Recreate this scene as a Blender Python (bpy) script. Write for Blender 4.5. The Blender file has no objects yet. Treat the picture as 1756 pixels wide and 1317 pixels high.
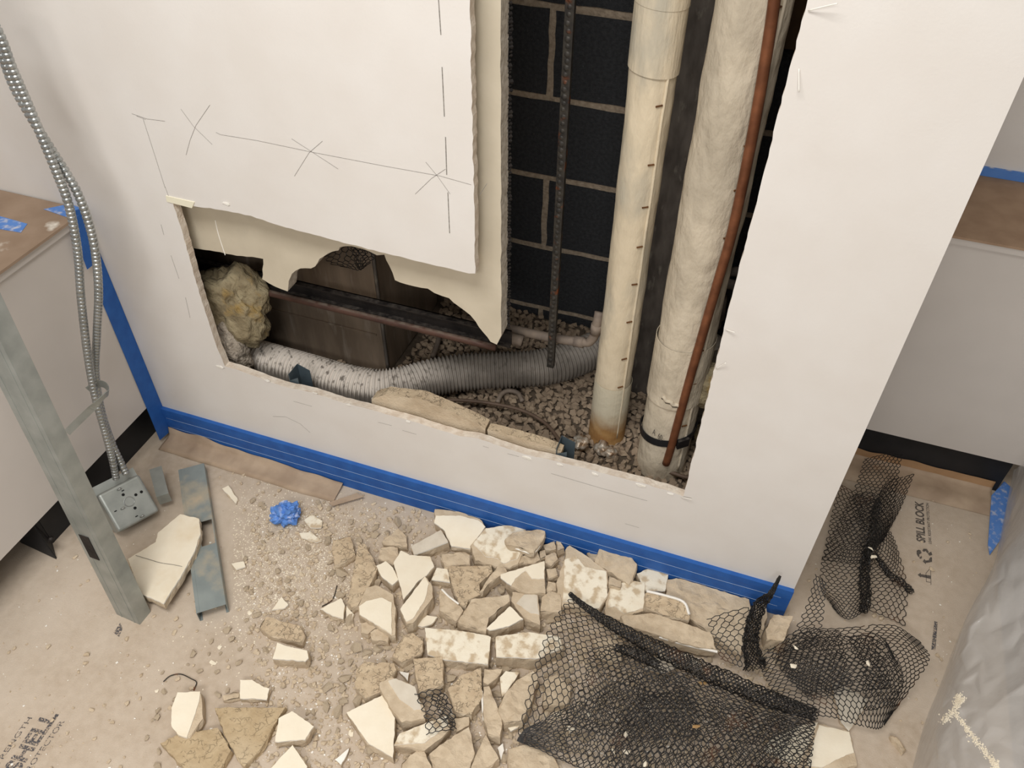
import bpy, bmesh, math, random
from mathutils import Vector, Matrix, noise
from mathutils.geometry import delaunay_2d_cdt, tessellate_polygon
random.seed(7)
SC = bpy.context.scene
COL = SC.collection
# ------------------------------------------------------------------ camera
FPX, CX, CY = 1400.0, 878.0, 658.5
CAM = Vector((0.0, -1.119, 1.63))
RW = Matrix(((0.94213498, 0.23680545, -0.23728645),
             (0.33514088, -0.64866726, 0.68330914),
             (0.00789137, -0.72329383, -0.6904953)))     # camera (right, down, forward) -> world
cam = bpy.data.cameras.new('camera'); camo = bpy.data.objects.new('camera', cam); COL.objects.link(camo)
cam.sensor_width = 36.0; cam.lens = FPX / 1756.0 * 36.0; cam.clip_start = 0.02
m = Matrix(((RW[0][0], -RW[0][1], -RW[0][2]), (RW[1][0], -RW[1][1], -RW[1][2]), (RW[2][0], -RW[2][1], -RW[2][2]))).to_4x4()
m.translation = CAM; camo.matrix_world = m
SC.camera = camo
# ------------------------------------------------------------------ world, lamps, exposure
w = bpy.data.worlds.new('world'); SC.world = w; w.use_nodes = True
w.node_tree.nodes['Background'].inputs[0].default_value = (1.0, 0.985, 0.97, 1)
w.node_tree.nodes['Background'].inputs[1].default_value = 0.37
def area(name, loc, sx, sy, power, col, rot=(0, 0, 0)):
    l = bpy.data.lights.new(name, 'AREA'); l.shape = 'RECTANGLE'; l.size = sx; l.size_y = sy; l.energy = power; l.color = col
    o = bpy.data.objects.new(name, l); COL.objects.link(o); o.location = loc; o.rotation_euler = rot; return o
area('ceiling_lamp_light', (-0.5, -1.1, 2.56), 1.2, 0.6, 33, (1.0, 0.99, 0.975))
area('ceiling_lamp_light', (0.0, -2.75, 2.56), 1.2, 0.6, 40, (1.0, 0.99, 0.975))
SC.view_settings.view_transform = 'Standard'; SC.view_settings.look = 'None'
SC.view_settings.gamma = 1.0; SC.view_settings.use_curve_mapping = False
SC.view_settings.exposure = 0.22

# ------------------------------------------------------------------ helpers: measuring
def ray(px, py):
    return RW @ Vector((px - CX, py - CY, FPX))
def wy(p, y):
    r = ray(*p[:2]); return CAM + r * ((y - CAM.y) / r.y)
def wz(p, z=0.0):
    r = ray(*p[:2]); return CAM + r * ((z - CAM.z) / r.z)
def wx(p, x):
    r = ray(*p[:2]); return CAM + r * ((x - CAM.x) / r.x)
def pj(v):
    c = RW.transposed() @ (Vector(v) - CAM)
    return (CX + FPX * c.x / c.z, CY + FPX * c.y / c.z) if c.z > 0.01 else (-9999, -9999)
CROP = {'P': (0, 0, 1.0), 'A': (400, 820, 2.65), 'B': (880, 880, 2.927), 'D': (250, 1100, 4.39), 'E': (640, 1080, 4.878),
        'L': (0, 620, 1.8896), 'H': (560, 860, 4.39), 'I': (860, 860, 3.512), 'G': (1280, 960, 3.689), 'C': (260, 300, 2.744)}
def cp(c, pts):
    ox, oy, s = CROP[c]
    return [(ox + a / s, oy + b / s) for a, b in pts]
def sm(pts, step):
    """Catmull-Rom resampling of a polyline of Vectors"""
    pts = [Vector(p) for p in pts]
    P = [pts[0] * 2 - pts[1]] + pts + [pts[-1] * 2 - pts[-2]]
    out = []
    for i in range(1, len(P) - 2):
        n = max(1, int((P[i + 1] - P[i]).length / step))
        for k in range(n):
            out.append(crom(P[i - 1], P[i], P[i + 1], P[i + 2], k / n))
    out.append(pts[-1]); return out
def crom(a, b, c, d, t):
    return 0.5 * ((2 * b) + (c - a) * t + (2 * a - 5 * b + 4 * c - d) * t * t + (3 * b - a - 3 * c + d) * t ** 3)

# ------------------------------------------------------------------ helpers: objects
def tag(o, label=None, cat=None, group=None, kind=None):
    if label: o['label'] = label
    if cat: o['category'] = cat
    if group: o['group'] = group
    if kind: o['kind'] = kind
    return o
def empty(name, loc=(0, 0, 0)):
    o = bpy.data.objects.new(name, None); COL.objects.link(o); o.location = loc; o.empty_display_size = 0.02; return o
def mesh(name, V, F, mats, parent=None, smooth=False, mi=None, origin=None):
    if origin is None and parent is None:
        xs = [v[0] for v in V]; ys = [v[1] for v in V]; zs = [v[2] for v in V]
        origin = Vector(((min(xs) + max(xs)) / 2, (min(ys) + max(ys)) / 2, min(zs)))
    if parent is not None:
        origin = Vector((0, 0, 0))
        q = parent
        while q is not None: origin += Vector(q.location); q = q.parent
    me = bpy.data.meshes.new(name)
    me.from_pydata([tuple(Vector(v) - origin) for v in V], [], F)
    if not isinstance(mats, (list, tuple)): mats = [mats]
    for mm in mats: me.materials.append(mm)
    if mi: me.polygons.foreach_set('material_index', mi)
    if smooth: me.polygons.foreach_set('use_smooth', [True] * len(F))
    me.update()
    o = bpy.data.objects.new(name, me); COL.objects.link(o)
    if parent is not None: o.parent = parent
    else: o.location = origin
    return o
def fixnormals(o):
    bm = bmesh.new(); bm.from_mesh(o.data); bmesh.ops.recalc_face_normals(bm, faces=bm.faces); bm.to_mesh(o.data); bm.free(); return o
def boxdata(lo, hi):
    x0, y0, z0 = lo; x1, y1, z1 = hi
    V = [(x0, y0, z0), (x1, y0, z0), (x1, y1, z0), (x0, y1, z0), (x0, y0, z1), (x1, y0, z1), (x1, y1, z1), (x0, y1, z1)]
    F = [(3, 2, 1, 0), (4, 5, 6, 7), (0, 1, 5, 4), (1, 2, 6, 5), (2, 3, 7, 6), (3, 0, 4, 7)]
    return V, F
def box(name, lo, hi, mt, parent=None, bevel=0.0):
    V, F = boxdata(lo, hi); o = mesh(name, V, F, mt, parent)
    if bevel:
        bm = bmesh.new(); bm.from_mesh(o.data); bmesh.ops.bevel(bm, geom=bm.edges[:], offset=bevel, segments=2, affect='EDGES', profile=0.6); bm.to_mesh(o.data); bm.free()
    return o
def obox(name, c, ex, ey, ez, mt, parent=None, bevel=0.0):
    """oriented box: centre and three half-extent vectors"""
    c = Vector(c); V = []
    for s in ((-1, -1, -1), (1, -1, -1), (1, 1, -1), (-1, 1, -1), (-1, -1, 1), (1, -1, 1), (1, 1, 1), (-1, 1, 1)):
        V.append(c + ex * s[0] + ey * s[1] + ez * s[2])
    F = boxdata((0, 0, 0), (1, 1, 1))[1]
    o = fixnormals(mesh(name, V, F, mt, parent))
    if bevel:
        bm = bmesh.new(); bm.from_mesh(o.data); bmesh.ops.bevel(bm, geom=bm.edges[:], offset=bevel, segments=3, affect='EDGES', profile=0.5); bm.to_mesh(o.data); bm.free()
    return o
def frames(pts):
    n = len(pts); T = []
    for i in range(n):
        t = (pts[min(i + 1, n - 1)] - pts[max(i - 1, 0)]); T.append(t.normalized())
    up = Vector((0, 0, 1)) if abs(T[0].z) < 0.9 else Vector((0, 1, 0))
    N = [(up - T[0] * up.dot(T[0])).normalized()]
    for i in range(1, n):
        v = N[-1] - T[i] * N[-1].dot(T[i]); N.append(v.normalized())
    return T, N
def sweepdata(pts, rad, segs=12, caps=True, wob=None):
    pts = [Vector(p) for p in pts]; T, N = frames(pts); V = []; F = []
    for i, p in enumerate(pts):
        B = T[i].cross(N[i]); r = rad(i) if callable(rad) else rad
        for k in range(segs):
            a = 2 * math.pi * k / segs; rr = r * (1 + (wob(i, a, p) if wob else 0))
            V.append(p + N[i] * (math.cos(a) * rr) + B * (math.sin(a) * rr))
    for i in range(len(pts) - 1):
        for k in range(segs):
            a = i * segs + k; b = i * segs + (k + 1) % segs
            F.append((a, b, b + segs, a + segs))
    if caps:
        F.append(tuple(range(segs - 1, -1, -1))); F.append(tuple(range((len(pts) - 1) * segs, len(pts) * segs)))
    return V, F
def tube(name, pts, rad, mt, parent=None, segs=12, smooth=True, wob=None, caps=True):
    V, F = sweepdata(pts, rad, segs, caps, wob); return fixnormals(mesh(name, V, F, mt, parent, smooth))
def prism(name, pts, d, mats, parent=None, hole=None, mi_side=None):
    """polygon pts (Vectors, planar) extruded by vector d; optional hole loop"""
    loops = [[Vector(p) for p in pts]] + ([[Vector(p) for p in hole]] if hole else [])
    d = Vector(d); flat = [p for l in loops for p in l]; n = len(flat)
    tris = tessellate_polygon(loops)
    V = flat + [p + d for p in flat]; F = []; mi = []
    for t in tris:
        F.append(tuple(t)); mi.append(0); F.append(tuple(i + n for i in reversed(t))); mi.append(0)
    o0 = 0
    for l in loops:
        k = len(l)
        for i in range(k):
            a = o0 + i; b = o0 + (i + 1) % k; F.append((a, b, b + n, a + n)); mi.append(1 if mi_side else 0)
        o0 += k
    return fixnormals(mesh(name, V, F, mats, parent, mi=mi))
def jag(pts, seg, amp, axis_lock=None):
    """densify a closed loop of Vectors and roughen it"""
    out = []; n = len(pts)
    for i in range(n):
        a = Vector(pts[i]); b = Vector(pts[(i + 1) % n]); L = (b - a).length; k = max(1, int(L / seg))
        for j in range(k):
            p = a.lerp(b, j / k)
            if j or True:
                p = p + Vector((random.uniform(-amp, amp), 0 if axis_lock == 'y' else random.uniform(-amp, amp), random.uniform(-amp, amp) if axis_lock == 'y' else 0))
            out.append(p)
    return out

# ------------------------------------------------------------------ materials
def lin(c):
    return tuple((v / 12.92 if v <= 0.04045 else ((v + 0.055) / 1.055) ** 2.4) for v in (c[0] / 255, c[1] / 255, c[2] / 255)) + (1,)
def mat(name, c1, c2=None, scale=30.0, rough=0.7, metal=0.0, bump=0.0, bscale=80.0, fac=(0.35, 0.65), c3=None, s3=6.0, f3=(0.5, 0.7), detail=6, stretch=None, dist=0.003, voro=None, spec=0.3):
    mm = bpy.data.materials.new(name); mm.use_nodes = True; nt = mm.node_tree; b = nt.nodes['Principled BSDF']
    b.inputs['Roughness'].default_value = rough; b.inputs['Metallic'].default_value = metal
    b.inputs['Specular IOR Level'].default_value = spec
    tc = nt.nodes.new('ShaderNodeTexCoord'); vec = tc.outputs['Object']
    if stretch:
        mp = nt.nodes.new('ShaderNodeMapping'); mp.inputs['Scale'].default_value = stretch; nt.links.new(vec, mp.inputs[0]); vec = mp.outputs[0]
    def nz(s, d=detail):
        n = nt.nodes.new('ShaderNodeTexNoise'); n.inputs['Scale'].default_value = s; n.inputs['Detail'].default_value = d; nt.links.new(vec, n.inputs['Vector']); return n.outputs[0]
    def ramp(sock, lo, hi):
        r = nt.nodes.new('ShaderNodeMapRange'); r.inputs[1].default_value = lo; r.inputs[2].default_value = hi; nt.links.new(sock, r.inputs[0]); return r.outputs[0]
    def mix(f, a, bb):
        x = nt.nodes.new('ShaderNodeMix'); x.data_type = 'RGBA'
        nt.links.new(f, x.inputs['Factor'])
        for s, v in ((x.inputs[6], a), (x.inputs[7], bb)):
            if isinstance(v, tuple): s.default_value = v
            else: nt.links.new(v, s)
        return x.outputs[2]
    if c2 is not None:
        col = mix(ramp(nz(scale), *fac), lin(c1), lin(c2))
        if c3 is not None: col = mix(ramp(nz(s3), *f3), col, lin(c3))
        nt.links.new(col, b.inputs['Base Color'])
    else: b.inputs['Base Color'].default_value = lin(c1)
    pass
    if bump:
        bp = nt.nodes.new('ShaderNodeBump'); bp.inputs['Strength'].default_value = bump; bp.inputs['Distance'].default_value = dist
        h = nz(bscale, 8)
        if voro:
            v = nt.nodes.new('ShaderNodeTexVoronoi'); v.feature = 'DISTANCE_TO_EDGE'; v.inputs['Scale'].default_value = voro; nt.links.new(vec, v.inputs['Vector'])
            r = ramp(v.outputs['Distance'], 0.0, 0.07)
            wv = nt.nodes.new('ShaderNodeTexNoise'); wv.inputs['Scale'].default_value = voro * 0.8; nt.links.new(vec, wv.inputs['Vector'])
            va = nt.nodes.new('ShaderNodeVectorMath'); va.operation = 'MULTIPLY_ADD'; va.inputs[1].default_value = (0.02, 0.02, 0.02); nt.links.new(wv.outputs['Color'], va.inputs[0]); nt.links.new(vec, va.inputs[2]); nt.links.new(va.outputs[0], v.inputs['Vector'])
            mk = ramp(nz(voro * 0.7, 2), 0.42, 0.5); mxm = nt.nodes.new('ShaderNodeMath'); mxm.operation = 'MAXIMUM'; nt.links.new(mk, mxm.inputs[0]); nt.links.new(r, mxm.inputs[1]); r = mxm.outputs[0]
            a = nt.nodes.new('ShaderNodeMath'); a.operation = 'ADD'; nt.links.new(h, a.inputs[0]); nt.links.new(r, a.inputs[1]); h = a.outputs[0]
        nt.links.new(h, bp.inputs['Height']); nt.links.new(bp.outputs[0], b.inputs['Normal'])
    return mm
def dusty(mm, dust, lo=0.2, hi=0.9, amount=1.0, nscale=40, nlo=0.3, nhi=0.6):
    """settled dust: lies on upward faces, broken up by noise"""
    nt = mm.node_tree; b = nt.nodes['Principled BSDF']
    g = nt.nodes.new('ShaderNodeNewGeometry'); s = nt.nodes.new('ShaderNodeSeparateXYZ'); nt.links.new(g.outputs['Normal'], s.inputs[0])
    r = nt.nodes.new('ShaderNodeMapRange'); r.inputs[1].default_value = lo; r.inputs[2].default_value = hi; r.inputs[4].default_value = amount; nt.links.new(s.outputs[2], r.inputs[0])
    tc = nt.nodes.new('ShaderNodeTexCoord'); n = nt.nodes.new('ShaderNodeTexNoise'); n.inputs['Scale'].default_value = nscale; n.inputs['Detail'].default_value = 6; nt.links.new(tc.outputs['Object'], n.inputs['Vector'])
    r2 = nt.nodes.new('ShaderNodeMapRange'); r2.inputs[1].default_value = nlo; r2.inputs[2].default_value = nhi; nt.links.new(n.outputs[0], r2.inputs[0])
    mu = nt.nodes.new('ShaderNodeMath'); mu.operation = 'MULTIPLY'; nt.links.new(r.outputs[0], mu.inputs[0]); nt.links.new(r2.outputs[0], mu.inputs[1])
    x = nt.nodes.new('ShaderNodeMix'); x.data_type = 'RGBA'; nt.links.new(mu.outputs[0], x.inputs['Factor'])
    old = b.inputs['Base Color']
    if old.is_linked: nt.links.new(old.links[0].from_socket, x.inputs[6])
    else: x.inputs[6].default_value = old.default_value
    x.inputs[7].default_value = lin(dust); nt.links.new(x.outputs[2], b.inputs['Base Color'])
    ro = nt.nodes.new('ShaderNodeMapRange'); ro.inputs[3].default_value = b.inputs['Roughness'].default_value; ro.inputs[4].default_value = 0.95
    nt.links.new(mu.outputs[0], ro.inputs[0]); nt.links.new(ro.outputs[0], b.inputs['Roughness'])
    return mm
M = {}
M['wallpaint'] = mat('wall_paint', (226, 221, 215), (222, 216, 209), 8, 0.55, bump=0.12, bscale=220, dist=0.002)
M['oldpaint'] = mat('old_plaster_paint', (204, 193, 172), (196, 185, 164), 14, 0.55, bump=0.12, bscale=120, c3=(184, 174, 155), s3=9, f3=(0.6, 0.8))
M['gyp'] = mat('gypsum_edge', (226, 215, 200), (206, 190, 172), 60, 0.9, bump=0.6, bscale=200)
M['plasteredge'] = mat('plaster_edge', (206, 198, 186), (168, 158, 144), 90, 0.95, bump=0.8, bscale=250)
M['cream'] = mat('cream_paint_face', (238, 228, 207), (233, 221, 198), 20, 0.6, bump=0.15, bscale=150, c3=(226, 210, 182), s3=14, f3=(0.58, 0.75))
M['creamdust'] = mat('dusty_cream_face', (236, 227, 207), (228, 216, 193), 40, 0.85, bump=0.3, bscale=300, c3=(196, 176, 147), s3=45, f3=(0.47, 0.60))
M['greyface'] = mat('grey_plaster_face', (212, 202, 185), (202, 191, 173), 40, 0.8, bump=0.2, bscale=150)
M['white'] = mat('white_gypsum', (244, 240, 232), (236, 231, 220), 60, 0.8, bump=0.2, bscale=200)
M['brown'] = mat('brown_coat_plaster', (204, 186, 160), (187, 168, 142), 45, 0.95, bump=0.6, bscale=260, c3=(212, 196, 171), s3=12, f3=(0.5, 0.7))
M['keyed'] = mat('keyed_plaster', (202, 182, 153), (184, 163, 135), 40, 0.95, bump=0.9, bscale=240, c3=(203, 184, 156), s3=10, f3=(0.5, 0.7), voro=95, dist=0.0022)
M['tan'] = mat('tan_keyed_plaster', (190, 169, 136), (177, 155, 122), 40, 0.95, bump=0.8, bscale=240, c3=(197, 178, 148), s3=10, voro=80, dist=0.002)
M['paper'] = mat('floor_board_paper', (191, 175, 156), (180, 163, 143), 60, 0.85, bump=0.3, bscale=400, c3=(203, 189, 172), s3=5, f3=(0.4, 0.8))
M['brownpaper'] = mat('brown_paper', (168, 132, 96), (150, 116, 82), 12, 0.75, bump=0.3, bscale=40)
M['paperstrip'] = mat('dusty_paper_strip', (182, 160, 136), (160, 138, 116), 14, 0.6, bump=0.3, bscale=60)
M['card'] = mat('cardboard', (164, 138, 114), (152, 126, 103), 25, 0.85, bump=0.1, bscale=200)
M['carddust'] = mat('dusty_cardboard', (160, 138, 118), (148, 126, 106), 20, 0.85, c3=(236, 230, 218), s3=9, f3=(0.6, 0.68))
M['lam'] = mat('grey_laminate', (204, 197, 190), (199, 192, 185), 6, 0.45)
M['tape'] = mat('blue_masking_tape', (44, 98, 172), (38, 88, 160), 30, 0.55, bump=0.2, bscale=200)
M['tapelight'] = mat('light_blue_tape', (96, 142, 212), (86, 132, 204), 30, 0.6, bump=0.15, bscale=120)
dusty(M['tapelight'], (226, 222, 216), 0.3, 1.0, 0.7, 60, 0.5, 0.7)
M['tapehighlight'] = mat('tape_edge_highlight', (172, 192, 216))  # pale colour for the highlight painted along the tape edges
M['black'] = mat('black_vinyl', (30, 31, 33), (38, 38, 40), 20, 0.5)
M['block'] = mat('charcoal_block', (44, 45, 47), (56, 57, 59), 120, 0.95, bump=0.9, bscale=280, c3=(76, 76, 76), s3=160, f3=(0.66, 0.75), dist=0.004)
M['mortar'] = mat('mortar', (172, 156, 136), (144, 129, 111), 90, 0.95, bump=0.9, bscale=180, dist=0.004)
M['galv'] = mat('galvanized_steel', (172, 175, 170), (152, 156, 151), 22, 0.42, 0.5, bump=0.08, bscale=60)
M['galvd'] = mat('dusty_galvanized_steel', (154, 162, 160), (138, 147, 146), 18, 0.5, 0.4, c3=(194, 180, 156), s3=14, f3=(0.52, 0.72))
M['cutstud'] = mat('blue_grey_steel', (92, 104, 110), (80, 92, 99), 20, 0.45, 0.3)
M['cable'] = mat('cable_armour', (178, 180, 178), (160, 163, 162), 30, 0.32, 0.85)
M['jacket'] = mat('pipe_jacket', (220, 205, 178), (208, 193, 166), 24, 0.75, bump=0.7, bscale=34, c3=(184, 176, 158), s3=12, f3=(0.5, 0.66), dist=0.008, stretch=(1, 1, 0.4))
M['jacket2'] = mat('pipe_jacket_grey', (212, 199, 177), (198, 185, 163), 20, 0.78, bump=0.9, bscale=30, c3=(184, 172, 152), s3=12, f3=(0.45, 0.62), dist=0.012, stretch=(1, 1, 0.5))
M['rustwrap'] = mat('rust_stained_wrap', (178, 140, 88), (150, 108, 62), 30, 0.8, bump=0.5, bscale=60, c3=(196, 172, 132), s3=22, f3=(0.5, 0.65))
def foot_mat():
    mm = mat('rust_stained_foot', (176, 138, 88), (150, 110, 66), 30, 0.8, bump=0.5, bscale=60); nt = mm.node_tree; b = nt.nodes['Principled BSDF']
    tc = nt.nodes.new('ShaderNodeTexCoord'); sp = nt.nodes.new('ShaderNodeSeparateXYZ'); nt.links.new(tc.outputs['Object'], sp.inputs[0])
    n = nt.nodes.new('ShaderNodeTexNoise'); n.inputs['Scale'].default_value = 26; n.inputs['Detail'].default_value = 5; nt.links.new(tc.outputs['Object'], n.inputs['Vector'])
    ma = nt.nodes.new('ShaderNodeMath'); ma.operation = 'MULTIPLY_ADD'; ma.inputs[1].default_value = 0.07; nt.links.new(n.outputs[0], ma.inputs[0]); nt.links.new(sp.outputs[2], ma.inputs[2])
    r = nt.nodes.new('ShaderNodeMapRange'); r.inputs[1].default_value = 0.125; r.inputs[2].default_value = 0.19; nt.links.new(ma.outputs[0], r.inputs[0])
    x = nt.nodes.new('ShaderNodeMix'); x.data_type = 'RGBA'; nt.links.new(r.outputs[0], x.inputs['Factor']); nt.links.new(b.inputs['Base Color'].links[0].from_socket, x.inputs[6]); x.inputs[7].default_value = lin((206, 196, 172)); nt.links.new(x.outputs[2], b.inputs['Base Color'])
    return mm
M['footstain'] = foot_mat()
M['foil'] = mat('torn_foil', (196, 190, 178), (140, 112, 84), 60, 0.35, 0.4, bump=0.9, bscale=120)
M['rusty'] = mat('rusty_copper_pipe', (136, 86, 58), (112, 70, 47), 40, 0.5, 0.3, c3=(98, 58, 38), s3=12)
M['rod'] = mat('black_steel', (52, 50, 48), (74, 70, 64), 60, 0.5, 0.5, c3=(120, 66, 36), s3=40, f3=(0.58, 0.7))
M['iron'] = mat('dark_iron', (54, 49, 46), (38, 35, 34), 30, 0.6, 0.4, bump=0.3, bscale=120); dusty(M['iron'], (104, 97, 90), 0.6, 1, 0.6, 90, 0.4, 0.7)
M['redpipe'] = mat('dull_red_pipe', (88, 64, 54), (72, 52, 45), 30, 0.55, 0.4); dusty(M['redpipe'], (140, 128, 114), 0.7, 1, 0.6, 60)
M['greypipe'] = mat('weathered_pipe', (140, 126, 112), (120, 108, 98), 40, 0.7, 0.1, bump=0.3, bscale=90)
M['darkpipe'] = mat('dark_soldered_pipe', (112, 100, 90), (88, 80, 72), 50, 0.75, 0.1, bump=0.3, bscale=90)
M['duct'] = mat('stained_sheet_metal', (136, 120, 103), (106, 92, 78), 7, 0.6, 0.25, c3=(164, 152, 138), s3=14, f3=(0.55, 0.8), bump=0.1, bscale=60, stretch=(3, 3, 0.5))
M['riser'] = mat('scuffed_grey_metal', (112, 105, 98), (82, 76, 71), 40, 0.55, 0.3, c3=(128, 122, 112), s3=60, f3=(0.6, 0.7), stretch=(1, 1, 0.35), bump=0.4, bscale=60)
M['flex'] = mat('flexible_duct', (134, 126, 117), (116, 109, 101), 30, 0.75, bump=0.2, bscale=120); dusty(M['flex'], (212, 203, 192), 0.25, 0.55, 0.95, 70, 0.34, 0.46)
def fade_x(mm, x0, x1, lo):
    nt = mm.node_tree; tc = nt.nodes.new('ShaderNodeTexCoord'); sp = nt.nodes.new('ShaderNodeSeparateXYZ'); nt.links.new(tc.outputs['Object'], sp.inputs[0])
    r = nt.nodes.new('ShaderNodeMapRange'); r.inputs[1].default_value = x0; r.inputs[2].default_value = x1; r.inputs[3].default_value = 1.0; r.inputs[4].default_value = lo; nt.links.new(sp.outputs[0], r.inputs[0])
    for n in nt.nodes:
        if n.type == 'MATH' and n.operation == 'MULTIPLY':
            m2 = nt.nodes.new('ShaderNodeMath'); m2.operation = 'MULTIPLY'; tos = [l.to_socket for l in n.outputs[0].links]
            nt.links.new(n.outputs[0], m2.inputs[0]); nt.links.new(r.outputs[0], m2.inputs[1])
            for t_ in tos: nt.links.new(m2.outputs[0], t_)
            break
fade_x(M['flex'], -0.08, 0.12, 0.22)   # less settled dust on the half that lies deeper in the chase
M['wool'] = mat('glass_wool', (160, 147, 118), (124, 111, 86), 22, 0.95, bump=1.0, bscale=50, c3=(172, 138, 66), s3=10, f3=(0.56, 0.72), dist=0.01, stretch=(1, 2.5, 1))
M['greywool'] = mat('grey_mineral_wool', (182, 170, 154), (140, 129, 116), 70, 0.98, bump=1.0, bscale=110, dist=0.01)
M['clay'] = mat('clay_nugget', (160, 142, 121), (142, 124, 105), 40, 0.95, bump=0.4, bscale=150)
M['claybed'] = mat('clay_bed', (96, 83, 70), (80, 70, 58), 80, 0.98, bump=0.8, bscale=120)
M['lath'] = mat('black_lath_steel', (34, 32, 31), (46, 43, 40), 60, 0.5, 0.4, c3=(92, 58, 34), s3=16, f3=(0.64, 0.76))
M['browntube'] = mat('brown_tubing', (104, 86, 72), (86, 70, 58), 30, 0.6)
M['ink'] = mat('print_ink', (78, 72, 68), (104, 96, 88), 300, 0.9)
M['inkworn'] = mat('worn_print_ink', (82, 80, 82), (178, 161, 142), 300, 0.9, fac=(0.47, 0.60))
M['pencil'] = mat('pencil_graphite', (110, 104, 98), (150, 144, 136), 200, 0.7)
M['dark'] = mat('dark_hole', (18, 17, 16))
M['shim'] = mat('cream_shim', (236, 230, 206), rough=0.5)
M['wood'] = mat('brown_blocking', (92, 70, 48), (76, 58, 40), 20, 0.8)
M['staple'] = mat('rusty_staple', (112, 76, 44), (92, 62, 38), 80, 0.6)
M['ceil'] = mat('ceiling_white', (232, 230, 224))
def plastic_mat():
    mm = mat('clear_plastic_sheet', (226, 224, 221), rough=0.16, bump=0.2, bscale=55, dist=0.006, spec=1.0); nt = mm.node_tree
    b = nt.nodes['Principled BSDF']; out = nt.nodes['Material Output']
    t = nt.nodes.new('ShaderNodeBsdfTransparent'); t.inputs[0].default_value = (0.93, 0.93, 0.93, 1)
    lw = nt.nodes.new('ShaderNodeBsdfTranslucent'); lw.inputs[0].default_value = (0.75, 0.75, 0.75, 1)
    m1 = nt.nodes.new('ShaderNodeMixShader'); m1.inputs[0].default_value = 0.25; nt.links.new(b.outputs[0], m1.inputs[1]); nt.links.new(lw.outputs[0], m1.inputs[2])
    m2 = nt.nodes.new('ShaderNodeMixShader'); m2.inputs[0].default_value = 0.45; nt.links.new(m1.outputs[0], m2.inputs[1]); nt.links.new(t.outputs[0], m2.inputs[2])
    nt.links.new(m2.outputs[0], out.inputs[0]); return mm
M['plastic'] = plastic_mat()

# ================================================================== THE SETTING
XL, XR = -1.36, 0.26            # cabinet face on the left, corner of the pipe chase on the right
YB = 0.6175                     # face of the block wall at the back of the chase
HT = 2.6
fl = box('floor', (-2.6, -3.2, -0.05), (1.8, 0.8, 0.0), M['paper']); tag(fl, 'dusty brown floor protection board', kind='structure')
ce = box('ceiling', (-2.6, -3.2, HT), (1.8, 0.8, HT + 0.05), M['ceil']); tag(ce, 'white ceiling', kind='structure')
# --- front wall with the sawn opening
def W(pts): return [wy(p, 0.0) for p in pts]
bot = cp('C', [(345, 900), (400, 915), (480, 945), (560, 975), (640, 1000), (760, 1025), (900, 1072), (1000, 1095), (1100, 1125), (1230, 1160)]) + \
      [(740, 733), (790, 748), (820, 752), (900, 779), (955, 791), (1000, 802), (1060, 818), (1100, 828), (1150, 843), (1172, 851)]
right = [(1172, 851), (1200, 735), (1228, 620), (1252, 520), (1290, 375), (1320, 255), (1350, 135), (1385, 0)]
top = [(806, 0), (808, 120), (811, 260), (814, 400), (815, 469), (804, 469), (760, 458), (700, 444), (660, 434), (600, 419), (540, 403), (480, 387), (430, 370), (390, 362), (330, 353), (296, 346)]
left = [(296, 346), (312, 395), (332, 470), (352, 535), (370, 590), (383, 627)]
hole = W(bot) + W(right[1:])
xr_top = hole[-1].x; hole += [Vector((xr_top, 0, 2.3)), Vector((W([(806, 0)])[0].x, 0, 2.3))]
hole += W(top) + W(left[1:-1])
hj = []
for i, p in enumerate(hole):
    q = hole[(i + 1) % len(hole)]; k = max(1, int((q - p).length / 0.012))
    for j in range(k):
        v = p.lerp(q, j / k); a = 0.0012 if j else 0.0
        hj.append(v + Vector((random.uniform(-a, a), 0, random.uniform(-a, a))))
outer = [Vector((-2.6, 0, 0)), Vector((XR, 0, 0)), Vector((XR, 0, HT)), Vector((-2.6, 0, HT))]
wf = prism('wall_front', outer, (0, 0.018, 0), [M['wallpaint'], M['gyp']], hole=hj, mi_side=True)
tag(wf, 'off-white painted wall with a ragged L-shaped opening sawn in it', kind='structure')
# --- chase side, right recess, block wall
ws = box('wall_right', (XR - 0.018, 0.018, 0), (XR, 0.8, HT), M['wallpaint']); tag(ws, 'off-white side of the pipe chase', kind='structure')
wr = box('wall_recess', (XR, 0.775, 0), (1.8, 0.8, HT), M['wallpaint']); tag(wr, 'cream wall above the right counter', kind='structure')
wb = box('wall_back', (-2.6, YB + 0.003, 0), (XR - 0.018, YB + 0.16, HT), M['mortar']); tag(wb, 'dark block wall with tan mortar behind the opening', kind='structure')
wl = box('wall_left', (-2.62, 0.018, 0), (-2.6, 0.8, HT), M['wallpaint']); tag(wl, 'wall at the far left', kind='structure')
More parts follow.
